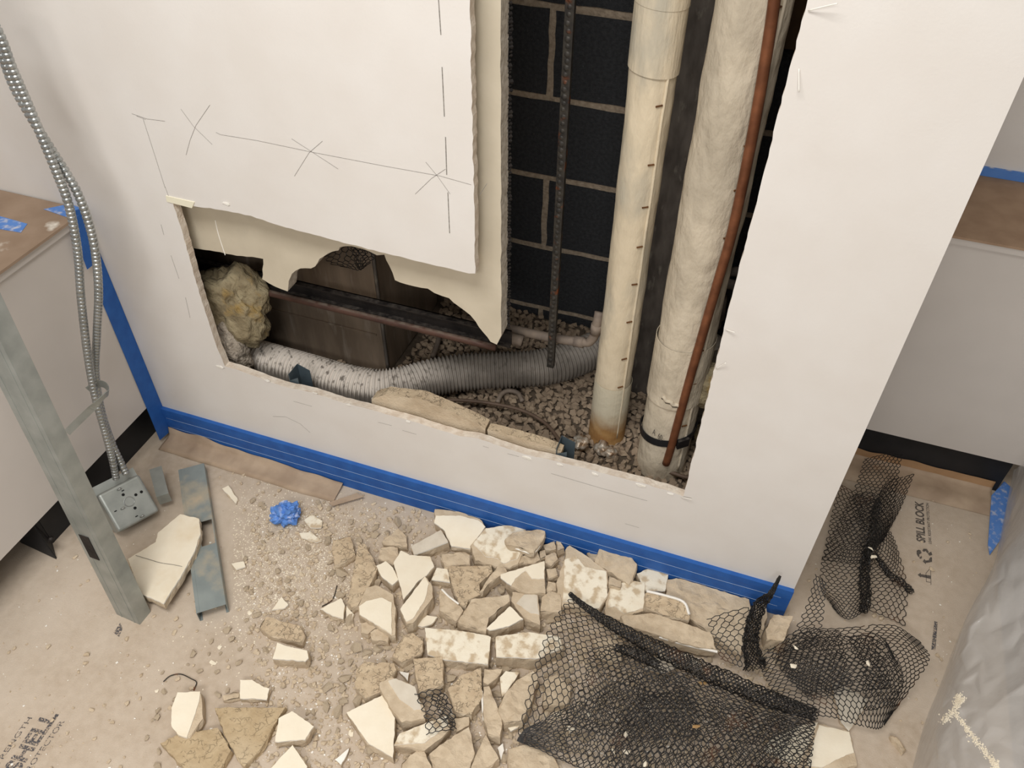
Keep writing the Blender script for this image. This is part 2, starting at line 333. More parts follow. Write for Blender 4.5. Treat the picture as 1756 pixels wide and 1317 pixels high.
# blocks: 16 x 8 inch units, each its own piece
zj = [wy((868, y), YB).z for y in (157, 293, 410)]
xj1 = wy((946, 80), YB).x; xj3 = wy((931, 360), YB).x
z0 = sum(z - 0.2032 * round(z / 0.2032) for z in zj) / 3
def block_mesh(k):
    bm = bmesh.new(); V, F = boxdata((-0.1952, 0, -0.0938), (0.1952, 0.09, 0.0938))
    vs = [bm.verts.new(v) for v in V]; [bm.faces.new([vs[i] for i in f]) for f in F]
    bmesh.ops.subdivide_edges(bm, edges=[e for e in bm.edges if abs((e.verts[0].co - e.verts[1].co).x) > 0.1 or abs((e.verts[0].co - e.verts[1].co).z) > 0.1], cuts=7, use_grid_fill=True)
    for v in bm.verts:
        if abs(v.co.x) > 0.19 or abs(v.co.z) > 0.09: v.co += Vector((noise.noise(v.co * 60 + Vector((k, 0, 0))), 0, noise.noise(v.co * 60 + Vector((0, k, 9))))) * 0.0036
    bmesh.ops.recalc_face_normals(bm, faces=bm.faces)
    me = bpy.data.meshes.new('block'); bm.to_mesh(me); bm.free(); me.materials.append(M['block']); return me
BM = [block_mesh(k * 3.7) for k in range(3)]
for r in range(0, 8):
    zc = z0 + 0.2032 * r + 0.1016
    off = xj1 if r % 2 == (round((zj[0] - z0) / 0.2032) % 2) else xj1 + 0.2032
    for c in range(-4, 3):
        xc = off + 0.4064 * c + 0.2032
        if xc > XR + 0.02 or xc < -1.75: continue
        if r >= 6 and xc > 0.0: continue
        o = bpy.data.objects.new('block', BM[(r + c) % 3]); COL.objects.link(o); o.parent = wb
        o.location = Vector((xc, YB, zc)) - Vector(wb.location)
# --- baseboard with three strips of blue tape
bb = box('baseboard_front', (XL, -0.007, 0.0), (XR, 0.0, 0.099), M['black']); tag(bb, 'low baseboard masked with blue tape along the opened wall', kind='structure')
for (a, b, t) in ((0.0005, 0.037, 0.0080), (0.035, 0.072, 0.0090), (0.070, 0.1012, 0.0100)):
    n = 60; V = []; F = []
    for i in range(n + 1):
        x = XL + 0.002 + (XR - XL - 0.002) * i / n; wv = noise.noise(Vector((x * 9, a * 50, 0))) * 0.0009
        for (y, z) in ((0.0, a), (-t - wv, a), (-t - wv - 0.0006, (a + b) / 2), (-t - wv, b), (0.0, b)): V.append((x, y, z))
    for i in range(n):
        for k in range(4): F.append((i * 5 + k, i * 5 + 5 + k, i * 5 + 6 + k, i * 5 + 1 + k))
    F += [(0, 1, 2, 3, 4), tuple(n * 5 + k for k in (4, 3, 2, 1, 0))]
    ts = fixnormals(mesh('tape_strip', V, F, M['tape'], bb, smooth=False))
    if a > 0.01:
        pts = [Vector((XL + 0.01 + (XR - XL - 0.03) * i / 30, -t - 0.0004 - noise.noise(Vector(((XL + 0.01 + (XR - XL - 0.03) * i / 30) * 9, a * 50, 0))) * 0.0009, a + 0.0005 + 0.0012 * noise.noise(Vector((i * 0.35, a * 70, 3))))) for i in range(31)]
        tube('tape_edge_highlight', pts, 0.00045, M['tapehighlight'], ts, 4)  # highlight on the strip's edge, drawn as a pale line
# --- pencil lines on the wall
def stroke(pts, wd=0.0007):
    P = [wy(p, -0.0003) for p in pts]; V = []; F = []
    for i, p in enumerate(P):
        d = (P[min(i + 1, len(P) - 1)] - P[max(i - 1, 0)]).normalized(); n = Vector((-d.z, 0, d.x)) * wd * 0.5
        V += [p + n, p - n]
    for i in range(len(P) - 1): F.append((2 * i, 2 * i + 1, 2 * i + 3, 2 * i + 2))
    return mesh('pencil_mark', V, F, M['pencil'], wf)
for s in ([(226, 195), (252, 204), (283, 208)], [(234, 199), (250, 205)], [(245, 203), (264, 262), (283, 322)], [(310, 187), (332, 217), (364, 248)], [(360, 180), (336, 215), (326, 240), (319, 266)],
          [(370, 227), (378, 231), (440, 241), (540, 262), (660, 285), (755, 302), (808, 317)], [(500, 238), (537, 262), (580, 290)], [(553, 242), (530, 262), (505, 302)], [(730, 278), (750, 302), (772, 333)], [(764, 290), (740, 306), (712, 333)],
          [(752, 0), (756, 60)], [(758, 115), (762, 200)], [(764, 235), (766, 300)], [(768, 330), (771, 400)], [(276, 385), (281, 403)], [(293, 438), (307, 478)], [(318, 510), (326, 545)],
          [(503, 688), (535, 697)], [(468, 714), (490, 715), (515, 727), (532, 742)], [(828, 765), (838, 768)], [(870, 778), (890, 783)], [(945, 812), (1030, 837), (1110, 859)], [(822, 335), (835, 315)],
          [(1072, 898), (1096, 905)], [(648, 724), (672, 730)], [(690, 738), (714, 745)], [(283, 320), (292, 345)], [(372, 628), (386, 632)], [(1172, 851), (1186, 855)]):
    stroke(s, 0.0016 if s[0] in ((758, 115), (768, 330), (752, 0), (764, 235)) else 0.0007)
# torn paper at the cut edges
for (px, L_) in (((377, 628), 0.012), ((459, 652), 0.010), ((598, 693), 0.008), ((540, 673), 0.007), ((904, 784), 0.014), ((1020, 812), 0.010), ((1100, 832), 0.014), ((388, 348), 0.010), ((960, 796), 0.008), ((700, 722), 0.008), ((1150, 846), 0.008)):
    c = wy(px, -0.0004); P = []
    for k in range(11):
        a_ = k / 11 * 2 * math.pi; u = math.cos(a_) * L_ * random.uniform(0.55, 1.0); v = math.sin(a_) * L_ * 0.42 * random.uniform(0.35, 1.0); P.append(c + Vector((u, 0, v - 0.001)))
    prism('torn_paper', P, (0, -0.0015, 0), M['white'], wf)
for pts in ([(1386, 18), (1410, 12), (1436, 6)], [(1370, 118), (1370, 158)], [(1244, 565), (1260, 570)], [(1228, 632), (1245, 622)], [(1168, 853), (1186, 856)]):
    tube('paper_fibre', sm([wy(p, -0.002 - 0.008 * i) for i, p in enumerate(pts)], 0.004), 0.0009, M['white'], wf, 5)
sh_ = prism('plastic_shim', [wy(p, -0.002) for p in ((284, 336), (333, 347), (329, 357), (286, 346))], (0, 0.03, 0), M['shim'])
tag(sh_, 'small cream strip tucked into the upper left corner of the opening', 'shim')

# --- right recess: cabinet, counter
cab = empty('base_cabinet', (1.0, 0.51, 0)); tag(cab, 'grey laminate base cabinet in the recess at the right', 'cabinet')
box('front_panel', (XR + 0.002, 0.505, 0.142), (1.75, 0.525, 0.70), M['lam'], cab)
box('toe_kick', (XR + 0.002, 0.545, 0.0), (0.735, 0.56, 0.142), M['black'], cab)
ct = box('countertop', (XR + 0.002, 0.495, 0.70), (1.75, 0.773, 0.716), M['lam']); tag(ct, 'countertop under cardboard in the right recess', 'countertop')
cb = box('cardboard_sheet', (XR + 0.002, 0.490, 0.716), (1.7, 0.772, 0.721), M['card']); tag(cb, 'brown cardboard sheet covering the right counter', 'cardboard')
tp = box('tape_strip', (XR + 0.002, 0.7685, 0.7215), (1.7, 0.7745, 0.742), M['tapelight']); tag(tp, 'light blue tape strip along the back of the right counter', 'tape')

# --- left: cabinet, counter, toe kick
cabl = empty('base_cabinet', (XL - 0.2, -0.6, 0)); tag(cabl, 'grey laminate base cabinet at the left wall', 'cabinet')
box('side_panel', (XL - 0.02, -1.6, 0.138), (XL, -0.003, 0.675), M['lam'], cabl)
box('back_panel', (XL - 0.62, -1.6, 0.0), (XL - 0.6, -0.003, 0.675), M['black'], cabl)
tk = box('toe_kick', (XL - 0.06, -0.40, 0.0), (XL - 0.045, -0.004, 0.138), M['black'], cabl)
e0 = wz((95, 958), 0.003); e1 = wz((35, 930), 0.003)
br = prism('toe_bracket', [Vector((e0.x, e0.y, 0.002)), Vector((e1.x, e1.y, 0.002)), Vector((e1.x, e1.y, 0.138)), Vector((e0.x - 0.05, e0.y + 0.02, 0.138))], (0.0, 0.004, 0), M['black'], cabl)
prism('toe_end', [Vector((e0.x, e0.y, 0.002)), Vector((XL - 0.05, -0.40, 0.002)), Vector((XL - 0.05, -0.40, 0.138)), Vector((e0.x - 0.05, e0.y + 0.02, 0.138))], (0.003, 0.0, 0), M['black'], cabl)
tube('bolt', [wz((88, 923), 0.06), wz((88, 923), 0.06) + Vector((0.006, -0.006, 0.003))], 0.006, M['iron'], cabl, 10)
ctl = box('countertop', (XL - 0.62, -1.6, 0.675), (XL + 0.008, -0.003, 0.694), M['lam']); tag(ctl, 'countertop under dusty cardboard at the left', 'countertop')
cbl = box('cardboard_sheet', (XL - 0.6, -1.55, 0.694), (XL + 0.016, -0.004, 0.6995), M['carddust']); tag(cbl, 'dusty brown cardboard sheet covering the left counter', 'cardboard')
def flat(name, pts, z, th, mt, parent=None):
    return prism(name, [wz(p, z) for p in pts], (0, 0, th), mt, parent)
t = flat('tape_strip', [(-8, 372), (0, 371), (47, 384), (36, 399), (0, 393), (-8, 391)], 0.6998, 0.0006, M['tapelight']); tag(t, 'short light blue tape piece lying on the dusty left cardboard', 'tape')
t = empty('tape_strip', (XL, -0.03, 0.5)); tag(t, 'blue tape folded over the corner of the left counter', 'tape')
prism('flat_end', [wz(p, 0.6998) for p in ((75, 359), (118, 350), (143, 358), (133, 371), (113, 372))], (0, 0, 0.0006), M['tapelight'], t)
prism('hanging_end', [wx(p, XL + 0.018) for p in ((125, 362), (146, 356), (163, 440), (163, 452), (150, 462), (139, 432))], (-0.0012, 0, 0), M['tape'], t)
t = prism('tape_strip', [Vector((XL + 0.001, y, z)) for y, z in ((-0.001, 0.60), (-0.02, 0.57), (-0.045, 0.50), (-0.047, 0.2), (-0.049, 0.02), (-0.001, 0.012))], (0.0012, 0, 0), M['tape'])
tag(t, 'long vertical blue tape strip down the left inside corner', 'tape')

# ================================================================== INSIDE THE CHASE
YP = 0.045
pl_px = [(852, 591)] + cp('C', [(1595, 785), (1560, 740), (1525, 690), (1500, 660), (1420, 600), (1400, 580), (1330, 555), (1300, 535), (1200, 515), (1145, 495), (1120, 430), (1095, 375), (1060, 378), (1000, 350), (940, 335), (885, 340), (880, 355), (830, 370), (790, 395), (770, 430), (750, 440), (700, 440), (660, 465), (645, 500), (640, 548), (580, 525), (520, 490), (525, 395), (500, 390), (400, 380), (300, 360), (200, 345)]) + [(300, 415)]
P = [wy(p, YP) for p in pl_px]
rx = wy((859, 300), YP).x
P = P[:-1]; Pj = []
for i in range(len(P) - 1):
    k = max(1, int((P[i + 1] - P[i]).length / 0.012))
    for j in range(k): Pj.append(P[i].lerp(P[i + 1], j / k) + (Vector((random.uniform(-.0014, .0014), 0, random.uniform(-.0014, .0014))) if j else Vector()))
P = Pj + [P[-1]]
P += [Vector((-1.34, YP, 0.70)), Vector((-1.34, YP, 2.3)), Vector((rx, YP, 2.3))]
z = 2.28; b0 = wy((858, 580), YP).z
while z > b0:
    P.append(Vector((rx + random.uniform(-0.0012, 0.0012), YP, z))); z -= 0.02
pw = prism('plaster_wall', P, (0, 0.036, 0), [M['oldpaint'], M['plasteredge']], mi_side=True)
tag(pw, 'older cream plaster layer with a broken jagged lower edge behind the sawn wall', 'plaster')
# plaster keys poking out of the rear edge
V = []; F = []
z = b0
while z < 1.45:
    n = len(V); r = random.uniform(0.002, 0.005); x = rx + random.uniform(-0.001, 0.002)
    for a in range(5):
        V.append((x + 0.003 + r * math.cos(a * 1.257) * 0.8, YP + 0.037, z + r * math.sin(a * 1.257)))
    V.append((x, YP + 0.037 + r * 1.6, z)); V.append((x, YP + 0.031, z))
    for a in range(5): F += [(n + a, n + (a + 1) % 5, n + 5), (n + (a + 1) % 5, n + a, n + 6)]
    z += random.uniform(0.005, 0.009)
o = mesh('plaster_keys', V, F, M['iron'], pw); o['kind'] = 'stuff'
o = mesh('scratch_line', *sweepdata(sm([wy(p, YP - 0.0006) for p in ((369, 378), (374, 400), (382, 425), (386, 437))], 0.01), 0.0012, 4), M['white'], pw)

# --- clay nugget bed
def bedz(x, y): return 0.165 + 0.014 * noise.noise(Vector((x * 6, y * 6, 1))) + 0.01 * noise.noise(Vector((x * 15, y * 15, 4)))
V = []; F = []; nx, ny = 70, 32; x0, x1, y0, y1 = -2.2, XR - 0.02, 0.02, YB
for j in range(ny + 1):
    for i in range(nx + 1):
        x = x0 + (x1 - x0) * i / nx; y = y0 + (y1 - y0) * j / ny; V.append((x, y, bedz(x, y)))
n = len(V)
for j in range(ny):
    for i in range(nx):
        a = j * (nx + 1) + i; F.append((a, a + 1, a + nx + 2, a + nx + 1))
V += [(x0, y0, 0), (x1, y0, 0), (x1, y1, 0), (x0, y1, 0)]
F += [(n, n + 1, nx, 0), (n, n + 3, n + 2, n + 1)]
bed = mesh('rubble_bed', V, F, M['claybed']); tag(bed, 'bed of crushed brown clay fill on the chase floor', 'rubble', kind='stuff')
def nugget_mesh(name, k, mt, flatn=0.75):
    random.seed(100 + k); bm = bmesh.new()
    for i in range(13):
        v = Vector((random.gauss(0, 1), random.gauss(0, 1), random.gauss(0, 1))).normalized() * random.uniform(0.85, 1.1)
        bm.verts.new((v.x, v.y * random.uniform(0.8, 1), v.z * flatn))
    r = bmesh.ops.convex_hull(bm, input=bm.verts[:]); bmesh.ops.delete(bm, geom=[g for g in r['geom_interior'] if isinstance(g, bmesh.types.BMVert)], context='VERTS')
    bmesh.ops.recalc_face_normals(bm, faces=bm.faces)
    me = bpy.data.meshes.new(name); bm.to_mesh(me); bm.free(); me.materials.append(mt); return me
NM = [nugget_mesh('clay_nugget', k, M['clay']) for k in range(8)]
NV = [([v.co.copy() for v in me.vertices], [tuple(p.vertices) for p in me.polygons]) for me in NM]
random.seed(11)
cand = []
s = 0.0152; y = 0.03
while y < YB - 0.004:
    x = -1.05
    while x < XR - 0.03:
        cand.append((x + random.uniform(-s, s) * 0.42, y + random.uniform(-s, s) * 0.42)); x += s
    y += s * 0.9
big = []; rest = []
for (x, y) in cand:
    if x < -0.80 and y > 0.24: continue
    r = random.uniform(0.0078, 0.0132); z = bedz(x, y) + r * 0.45 + random.uniform(-0.002, 0.005)
    q = pj((x, y, z))
    seen = (1005 > q[0] > 745 and 668 < q[1] < 700 + (q[0] - 640) * 0.27) or (1168 < q[0] < 1215 and 650 < q[1] < 835) or (960 < q[0] < 1190 and 780 < q[1] < 840 ) or (870 < q[0] < 1040 and 515 < q[1] < 560)
    (big if seen else rest).append((x, y, z, r))
big.sort(key=lambda c: -(c[3] / (Vector(c[:3]) - CAM).length))
rest += big[300:]; big = big[:300]
for i, (x, y, z, r) in enumerate(big):
    o = bpy.data.objects.new('clay_nugget', NM[i % 8]); COL.objects.link(o); o.location = (x, y, z); o.scale = (r, r * random.uniform(0.8, 1.1), r); o.rotation_euler = (random.uniform(-.6, .6), random.uniform(-.6, .6), random.uniform(0, 6.28))
    tag(o, 'small brown clay nugget in the fill bed around the pipes', 'nugget', 'clay nuggets in the chase')
def many(items, src, rotated=True):
    V = []; F = []
    for i, (x, y, z, r) in enumerate(items):
        vs, fs = src[i % len(src)]; a = random.uniform(0, 6.28); ca, sa = math.cos(a), math.sin(a); b = len(V); ky = random.uniform(0.8, 1.15)
        for v in vs: V.append((x + r * (v.x * ca - v.y * ky * sa), y + r * (v.x * sa + v.y * ky * ca), z + r * v.z))
        F += [tuple(k + b for k in f) for f in fs]
    return V, F
V, F = many(rest, NV); o = mesh('clay_fill', V, F, M['clay']); tag(o, 'countless brown clay nuggets filling the chase floor', 'rubble', kind='stuff')

# --- large sheet metal duct behind
cz = 0.17; c0 = wz((665, 628), 0.2)
du = empty('sheet_metal_duct', (c0.x - 0.25, c0.y + 0.1, cz)); tag(du, 'large stained brown sheet metal duct standing behind the plaster', 'duct')
X0, X1, Y0, Y1 = -1.45, c0.x, c0.y, 0.57
box('duct_body', (X0, Y0, cz), (X1, Y1, 1.6), M['duct'], du, 0.004)
tube('corner_seam', [Vector((X1 - 0.001, Y0 + 0.001, cz + 0.01 + i * 0.03)) for i in range(40)], 0.0045, M['riser'], du, 6)
for zz in (0.30, 0.62): box('duct_flange', (X0, Y0 - 0.004, zz), (X1 - 0.02, Y0 + 0.002, zz + 0.004), M['duct'], du)
# --- black channel and the red pipe under it
zt = wy((600, 503), 0.15).z; zp = wy((600, 533), 0.13).z
ch = empty('steel_channel', (-0.85, 0.15, zt - 0.04)); tag(ch, 'long dark steel channel running level behind the broken plaster', 'channel')
xa, xb = -1.33, wy((862, 560), 0.15).x + 0.02
box('web', (xa, 0.150, zt - 0.038), (xb, 0.153, zt), M['iron'], ch)
box('flange', (xa, 0.138, zt - 0.003), (xb, 0.153, zt), M['iron'], ch)
box('flange', (xa, 0.138, zt - 0.038), (xb, 0.153, zt - 0.035), M['iron'], ch)
rp = tube('red_pipe', [Vector((-1.12 + i * 0.05, 0.125, zp)) for i in range(14)], 0.0080, M['redpipe'], None, 12); tag(rp, 'dull red pipe running along the underside of the steel channel', 'pipe')
# --- grey pipe with elbow and its stub, in front of the block wall
g = empty('elbow_pipe', wy((930, 575), 0.24)); tag(g, 'weathered grey pipe ending in an upturned elbow beside the slim jacketed pipe', 'pipe')
tube('pipe', sm([wy((800, 548), 0.24), wy((868, 562), 0.24), wy((940, 578), 0.24), wy((1000, 587), 0.24), wy((1013, 584), 0.24), wy((1020, 573), 0.24), wy((1024, 555), 0.24), wy((1028, 535), 0.25)], 0.006), 0.0105, M['greypipe'], g, 14)
tube('coupling', [wy((985, 585), 0.24), wy((1001, 587.5), 0.24)], 0.0128, M['greypipe'], g, 14)
tube('coupling', [wy((1021, 571), 0.24), wy((1024, 556), 0.24)], 0.0128, M['greypipe'], g, 14)
st = tube('pipe_stub', sm([wy((820, 568), 0.21), wy((860, 577), 0.21), wy((890, 583), 0.21), wy((896, 585), 0.21)], 0.006), lambda i: 0.0125, M['greypipe'], None, 14); tag(st, 'short dusty pipe stub below the plaster tip', 'pipe')
# --- thin pipe between duct and fill
tp = tube('thin_pipe', sm([wz((757, 560), 0.19), wz((750, 590), 0.19), wz((742, 612), 0.19)], 0.01), 0.007, M['greypipe'], None, 10); tag(tp, 'short thin grey tube lying in the fill beside the duct', 'pipe')
# --- corrugated flexible duct
path = sm([wz(p, 0.225) for p in ((395, 604), (425, 612), (500, 632), (580, 655), (640, 667), (690, 662), (740, 648), (800, 638), (870, 634), (930, 630), (985, 615), (1040, 590))], 0.0016)
def fr_(i):
    s = i * 0.0016; ph = (s / 0.0098) % 1.0
    return 0.0485 + 0.0032 * math.sin(ph * 2 * math.pi) - 0.0035 * min(1, s / 0.9)
fd = tube('flexible_duct', path, fr_, M['flex'], None, 28, True, lambda i, a, p: 0.03 * noise.noise(p * 9)); tag(fd, 'ribbed grey flexible duct hose snaking across the chase floor', 'duct hose')
# --- insulation wads
def blob(name, c, r, mt, amp, fr, sub=5, seed=0):
    bm = bmesh.new(); bmesh.ops.create_icosphere(bm, subdivisions=sub, radius=1.0)
    for v in bm.verts:
        d = v.co.normalized(); q = Vector((d.x * r[0], d.y * r[1], d.z * r[2]))
        n1 = noise.fractal(q * fr + Vector((seed, 0, 0)), 1.0, 2.0, 6); n2 = abs(noise.noise(q * fr * 2.3 + Vector((0, seed, 0))))
        v.co = q * (1 + amp * n1 - amp * 0.6 * n2)
    me = bpy.data.meshes.new(name); bm.to_mesh(me); bm.free(); me.materials.append(mt)
    me.polygons.foreach_set('use_smooth', [True] * len(me.polygons))
    o = bpy.data.objects.new(name, me); COL.objects.link(o); o.location = c; return o
b1 = blob('insulation_wad', wy((398, 522), 0.11), (0.098, 0.06, 0.118), M['wool'], 0.30, 16, 5, 3); b1.rotation_euler = (0, 0.25, 0); tag(b1, 'bulging wad of yellowed glass wool at the left end of the opening', 'insulation')
b2 = blob('mineral_wool', wy((397, 592), 0.065), (0.038, 0.03, 0.085), M['greywool'], 0.22, 40, 5, 8); b2.rotation_euler = (0, -0.22, 0); tag(b2, 'grey clump of mineral wool in the lower left corner of the opening', 'insulation')
b3 = blob('insulation_wad', wy((1212, 660), 0.20), (0.035, 0.03, 0.06), M['wool'], 0.28, 24, 4, 5); tag(b3, 'dusty yellow insulation tuft beside the thick pipe at the right edge', 'insulation')
b4 = blob('insulation_wad', wz((1208, 745), 0.20), (0.024, 0.03, 0.025), M['wool'], 0.28, 30, 4, 12); tag(b4, 'small yellow insulation scrap on the fill near the lower right corner', 'insulation')
# --- two jacketed vertical pipes
def vpipe(name, label, base_px, r, mt, bulges, zb=0.19):
    b = wz(base_px, zb); ax = Vector((b.x, b.y + r * 0.8, 0.13))
    t = empty(name, ax); tag(t, label, 'pipe')
    n = 300; pts = [ax + Vector((0, 0, (2.35 - 0.13) * i / n)) for i in range(n + 1)]
    def wob(i, a, p): return 0.05 * noise.noise(Vector((p.x + math.cos(a) * 0.05, math.sin(a) * 0.05, p.z * 0.7)) * 14 + Vector((r * 90, 0, 0))) + 0.016 * noise.noise(Vector((math.cos(a) * 2.2, math.sin(a) * 2.2, p.z * 40)))
    return t, ax, tube('jacket', pts, lambda i: r, mt, t, 40, True, wob)
p1, a1, j1 = vpipe('slim_jacketed_pipe', 'slim cream jacketed pipe with a rust-stained foot', (1035, 752), 0.0405, M['jacket'], None)
p2, a2, j2 = vpipe('thick_jacketed_pipe', 'thick cream canvas jacketed pipe with a dark strap near its foot', (1128, 806), 0.0575, M['jacket2'], None)
def onpipe(ax, r, ang, z): return Vector((ax.x + math.cos(ang) * r, ax.y + math.sin(ang) * r, z))
def zpx(ax, r, px): return wy(px, ax.y - r).z
def ring(name, ax, r, z0, z1, mt, parent, tilt=0.0, r1=None):
    V = []; F = []; n = 40
    for zz, rr in ((z0, r), (z0, r + 0.0012), (z1, (r1 or r) + 0.0012), (z1, r)):
        for k in range(n):
            a = 2 * math.pi * k / n; V.append((ax.x + math.cos(a) * rr, ax.y + math.sin(a) * rr, zz + tilt * math.cos(a)))
    for j in range(3):
        for k in range(n): F.append((j * n + k, j * n + (k + 1) % n, j * n + n + (k + 1) % n, j * n + n + k))
    return fixnormals(mesh(name, V, F, mt, parent, False))
def seam(ax, r, ang, parent, z0, z1, mt, wd=0.003):
    pts = []; z = z0
    while z < z1: pts.append(onpipe(ax, r * 1.012, ang + 0.03 * noise.noise(Vector((z * 8, ang, 0))), z)); z += 0.02
    return tube('seam_flap', pts, wd, mt, parent, 6)
seam(a1, 0.0405, -0.75, j1, 0.2, 2.3, M['jacket']); seam(a2, 0.0575, -0.72, j2, 0.2, 2.3, M['jacket2'])
z = 0.36
while z < 1.4:
    for ax, r, pp, an in ((a1, 0.0415, j1, -0.98), (a2, 0.0587, j2, -0.90)):
        c = onpipe(ax, r * 1.012, an, z + random.uniform(-.015, .015)); tdir = Vector((-math.sin(an), math.cos(an), random.uniform(-.15, .15)))
        obox('staple', c, tdir * 0.006, Vector((math.cos(an), math.sin(an), 0)) * 0.0012, Vector((0, 0, 0.0012)), M['staple'], pp)
    z += random.uniform(0.075, 0.11)
zz = zpx(a1, 0.04, (1130, 135)); ring('jacket_sleeve', a1, 0.0425, zz, zz + 0.16, M['jacket'], p1, -0.004, 0.0425)
zz = zpx(a1, 0.04, (1140, 18)); ring('jacket_sleeve', a1, 0.0435, zz, zz + 0.3, M['jacket'], p1, -0.003, 0.0435)
zf = zpx(a1, 0.04, (1040, 700)); ring('stained_foot', a1, 0.0422, 0.155, zf + 0.06, M['footstain'], p1, 0, 0.0415)
for (px, zz, s, sd) in (((995, 758), 0.20, 0.02, 1), ((1032, 768), 0.185, 0.02, 2), ((1048, 775), 0.185, 0.016, 4)):
    bl = blob('foil_scrap', (0, 0, 0), (s, s, s * 0.7), M['foil'], 0.5, 60, 3, sd); bl.parent = p1; bl.location = wz(px, zz) - p1.location
zz = zpx(a2, 0.0575, (1150, 600)); ring('jacket_sleeve', a2, 0.0595, zz - 0.16, zz, M['jacket2'], p2, 0.004, 0.0595)
zz = zpx(a2, 0.0575, (1110, 752)); ring('strap', a2, 0.0605, zz - 0.010, zz + 0.010, M['black'], p2, 0.012, 0.0605)
obox('strap_buckle', onpipe(a2, 0.064, -0.85, zz + 0.004), Vector((0.011, 0.010, 0)), Vector((0.002, -0.003, 0)), Vector((0, 0, 0.012)), M['iron'], p2, 0.001)
zz = zpx(a2, 0.0575, (1115, 683))
P = [onpipe(a2, 0.0605, -1.57 - 0.35 + 0.7 * i / 8, zz + 0.008 - 0.016 * i / 8 + 0.003 * math.sin(i * 2.1)) for i in range(9)]
tube('torn_slit', sm(P, 0.004), lambda i: 0.0022, M['iron'], j2, 6)
P = [p + Vector((0, -0.001, 0.006)) for p in P]; tube('torn_lip', sm(P, 0.004), lambda i: 0.0045, M['jacket2'], j2, 8)
# stencilled code on the thick pipe
def text_mesh(name, s, A, Bp, top, mt, parent, n_off, bold=0.0):
    """print s with its baseline from world point A to B and letter tops towards top"""
    cu = bpy.data.curves.new(name, 'FONT'); cu.body = s; cu.offset = bold; tmp = bpy.data.objects.new('tmp', cu); COL.objects.link(tmp)
    me = bpy.data.meshes.new_from_object(tmp); bpy.data.objects.remove(tmp); bpy.data.curves.remove(cu)
    xs = [v.co.x for v in me.vertices]; ys = [v.co.y for v in me.vertices]; x0, x1, y1 = min(xs), max(xs), max(ys)
    ex = (Bp - A) / (x1 - x0); ey = top / y1
    V = [A + ex * (v.co.x - x0) + ey * v.co.y + n_off for v in me.vertices]; F = [tuple(p.vertices) for p in me.polygons]
    return mesh(name, V, F, mt, parent)
zz = zpx(a2, 0.0575, (1098, 740)) + 0.004
A = onpipe(a2, 0.0612, -1.57 - 0.45, zz); B_ = onpipe(a2, 0.0612, -1.57 - 0.05, zz - 0.010)
text_mesh('stencilled_code', 'A  60', A, B_, Vector((0, 0, 0.018)), M['ink'], j2, Vector((0, -0.004, 0)))
# --- rusty copper line on the thick pipe
cpz = [(1330, -60), (1328, 0), (1305, 150), (1283, 270), (1255, 400), (1232, 480), (1200, 590), (1180, 660), (1150, 770), (1142, 795)]
yv = a2.y - 0.060
cu = tube('copper_line', sm([wy(p, yv - 0.004 + 0.03 * min(1, i / 40)) for i, p in enumerate(cpz)], 0.02), lambda i: 0.0088, M['rusty'], None, 12); tag(cu, 'thin rusty copper pipe running down the front of the thick jacketed pipe', 'pipe')
# --- studded black steel bar hanging in the slot
y = 0.19; t0 = wy((972, -40), y); t1 = wy((948, 632), y); xm = (t0.x + t1.x) / 2
sb = empty('steel_bar', (xm, y, t1.z)); tag(sb, 'studded black steel bar hanging in front of the block wall', 'steel bar')
box('bar', (xm - 0.008, y, t1.z), (xm + 0.008, y + 0.012, 2.3), M['rod'], sb, 0.001)
V = []; F = []; z = t1.z + 0.01
while z < 1.35:
    b = len(V); r = random.uniform(0.0042, 0.006); xx = xm + random.uniform(-0.002, 0.001)
    for k in range(7): V.append((xx + r * math.cos(k * 0.898), y, z + r * math.sin(k * 0.898)))
    V.append((xx, y - r * 0.7, z)); F += [(b + k, b + (k + 1) % 7, b + 7) for k in range(7)]
    z += random.uniform(0.011, 0.014)
o = fixnormals(mesh('studs', V, F, M['rod'], sb, True)); o['kind'] = 'stuff'
# --- scuffed metal riser between the two pipes
l0 = wy((1150, 330), 0.40); rs = box('metal_riser', (l0.x - 0.03, 0.40, 0.15), (l0.x + 0.13, 0.54, 2.3), M['riser'], None, 0.004); tag(rs, 'scuffed dark metal riser between the two jacketed pipes', 'riser')
# --- pipework at the right, deep in the chase
g = empty('gas_pipework', wy((1250, 520), 0.46)); g.name = 'elbow_fitting'; tag(g, 'dusty dark pipe with elbow fittings at the right edge of the slot', 'pipe')
tube('pipe', sm([wy((1228, 560), 0.46), wy((1234, 510), 0.46), wy((1241, 480), 0.46), wy((1250, 467), 0.46), wy((1280, 468), 0.46), wy((1340, 482), 0.46)], 0.008), 0.0115, M['darkpipe'], g, 12)
tube('coupling', [wy((1231, 545), 0.46), wy((1235, 508), 0.46)], 0.016, M['darkpipe'], g, 12)
tube('branch_pipe', [wy((1180, 470), 0.42), wy((1225, 481), 0.42), wy((1340, 508), 0.42)], 0.0115, M['darkpipe'], g, 12)
q = wy((1217, 590), 0.36); vd = tube('vertical_duct', [Vector((q.x, q.y, 0.15 + i * 0.004)) for i in range(70)], lambda i: 0.031 + 0.0012 * math.sin(i * 1.2), M['flex'], None, 20); tag(vd, 'short upright grey duct end behind the thick pipe', 'duct')
ww = wy((1340, 78), 0.60); bw = box('wood_blocking', (ww.x - 0.03, 0.585, ww.z), (XR - 0.02, YB - 0.001, ww.z + 0.6), M['wood']); tag(bw, 'brown board fixed to the block wall at the top right of the slot', 'board')
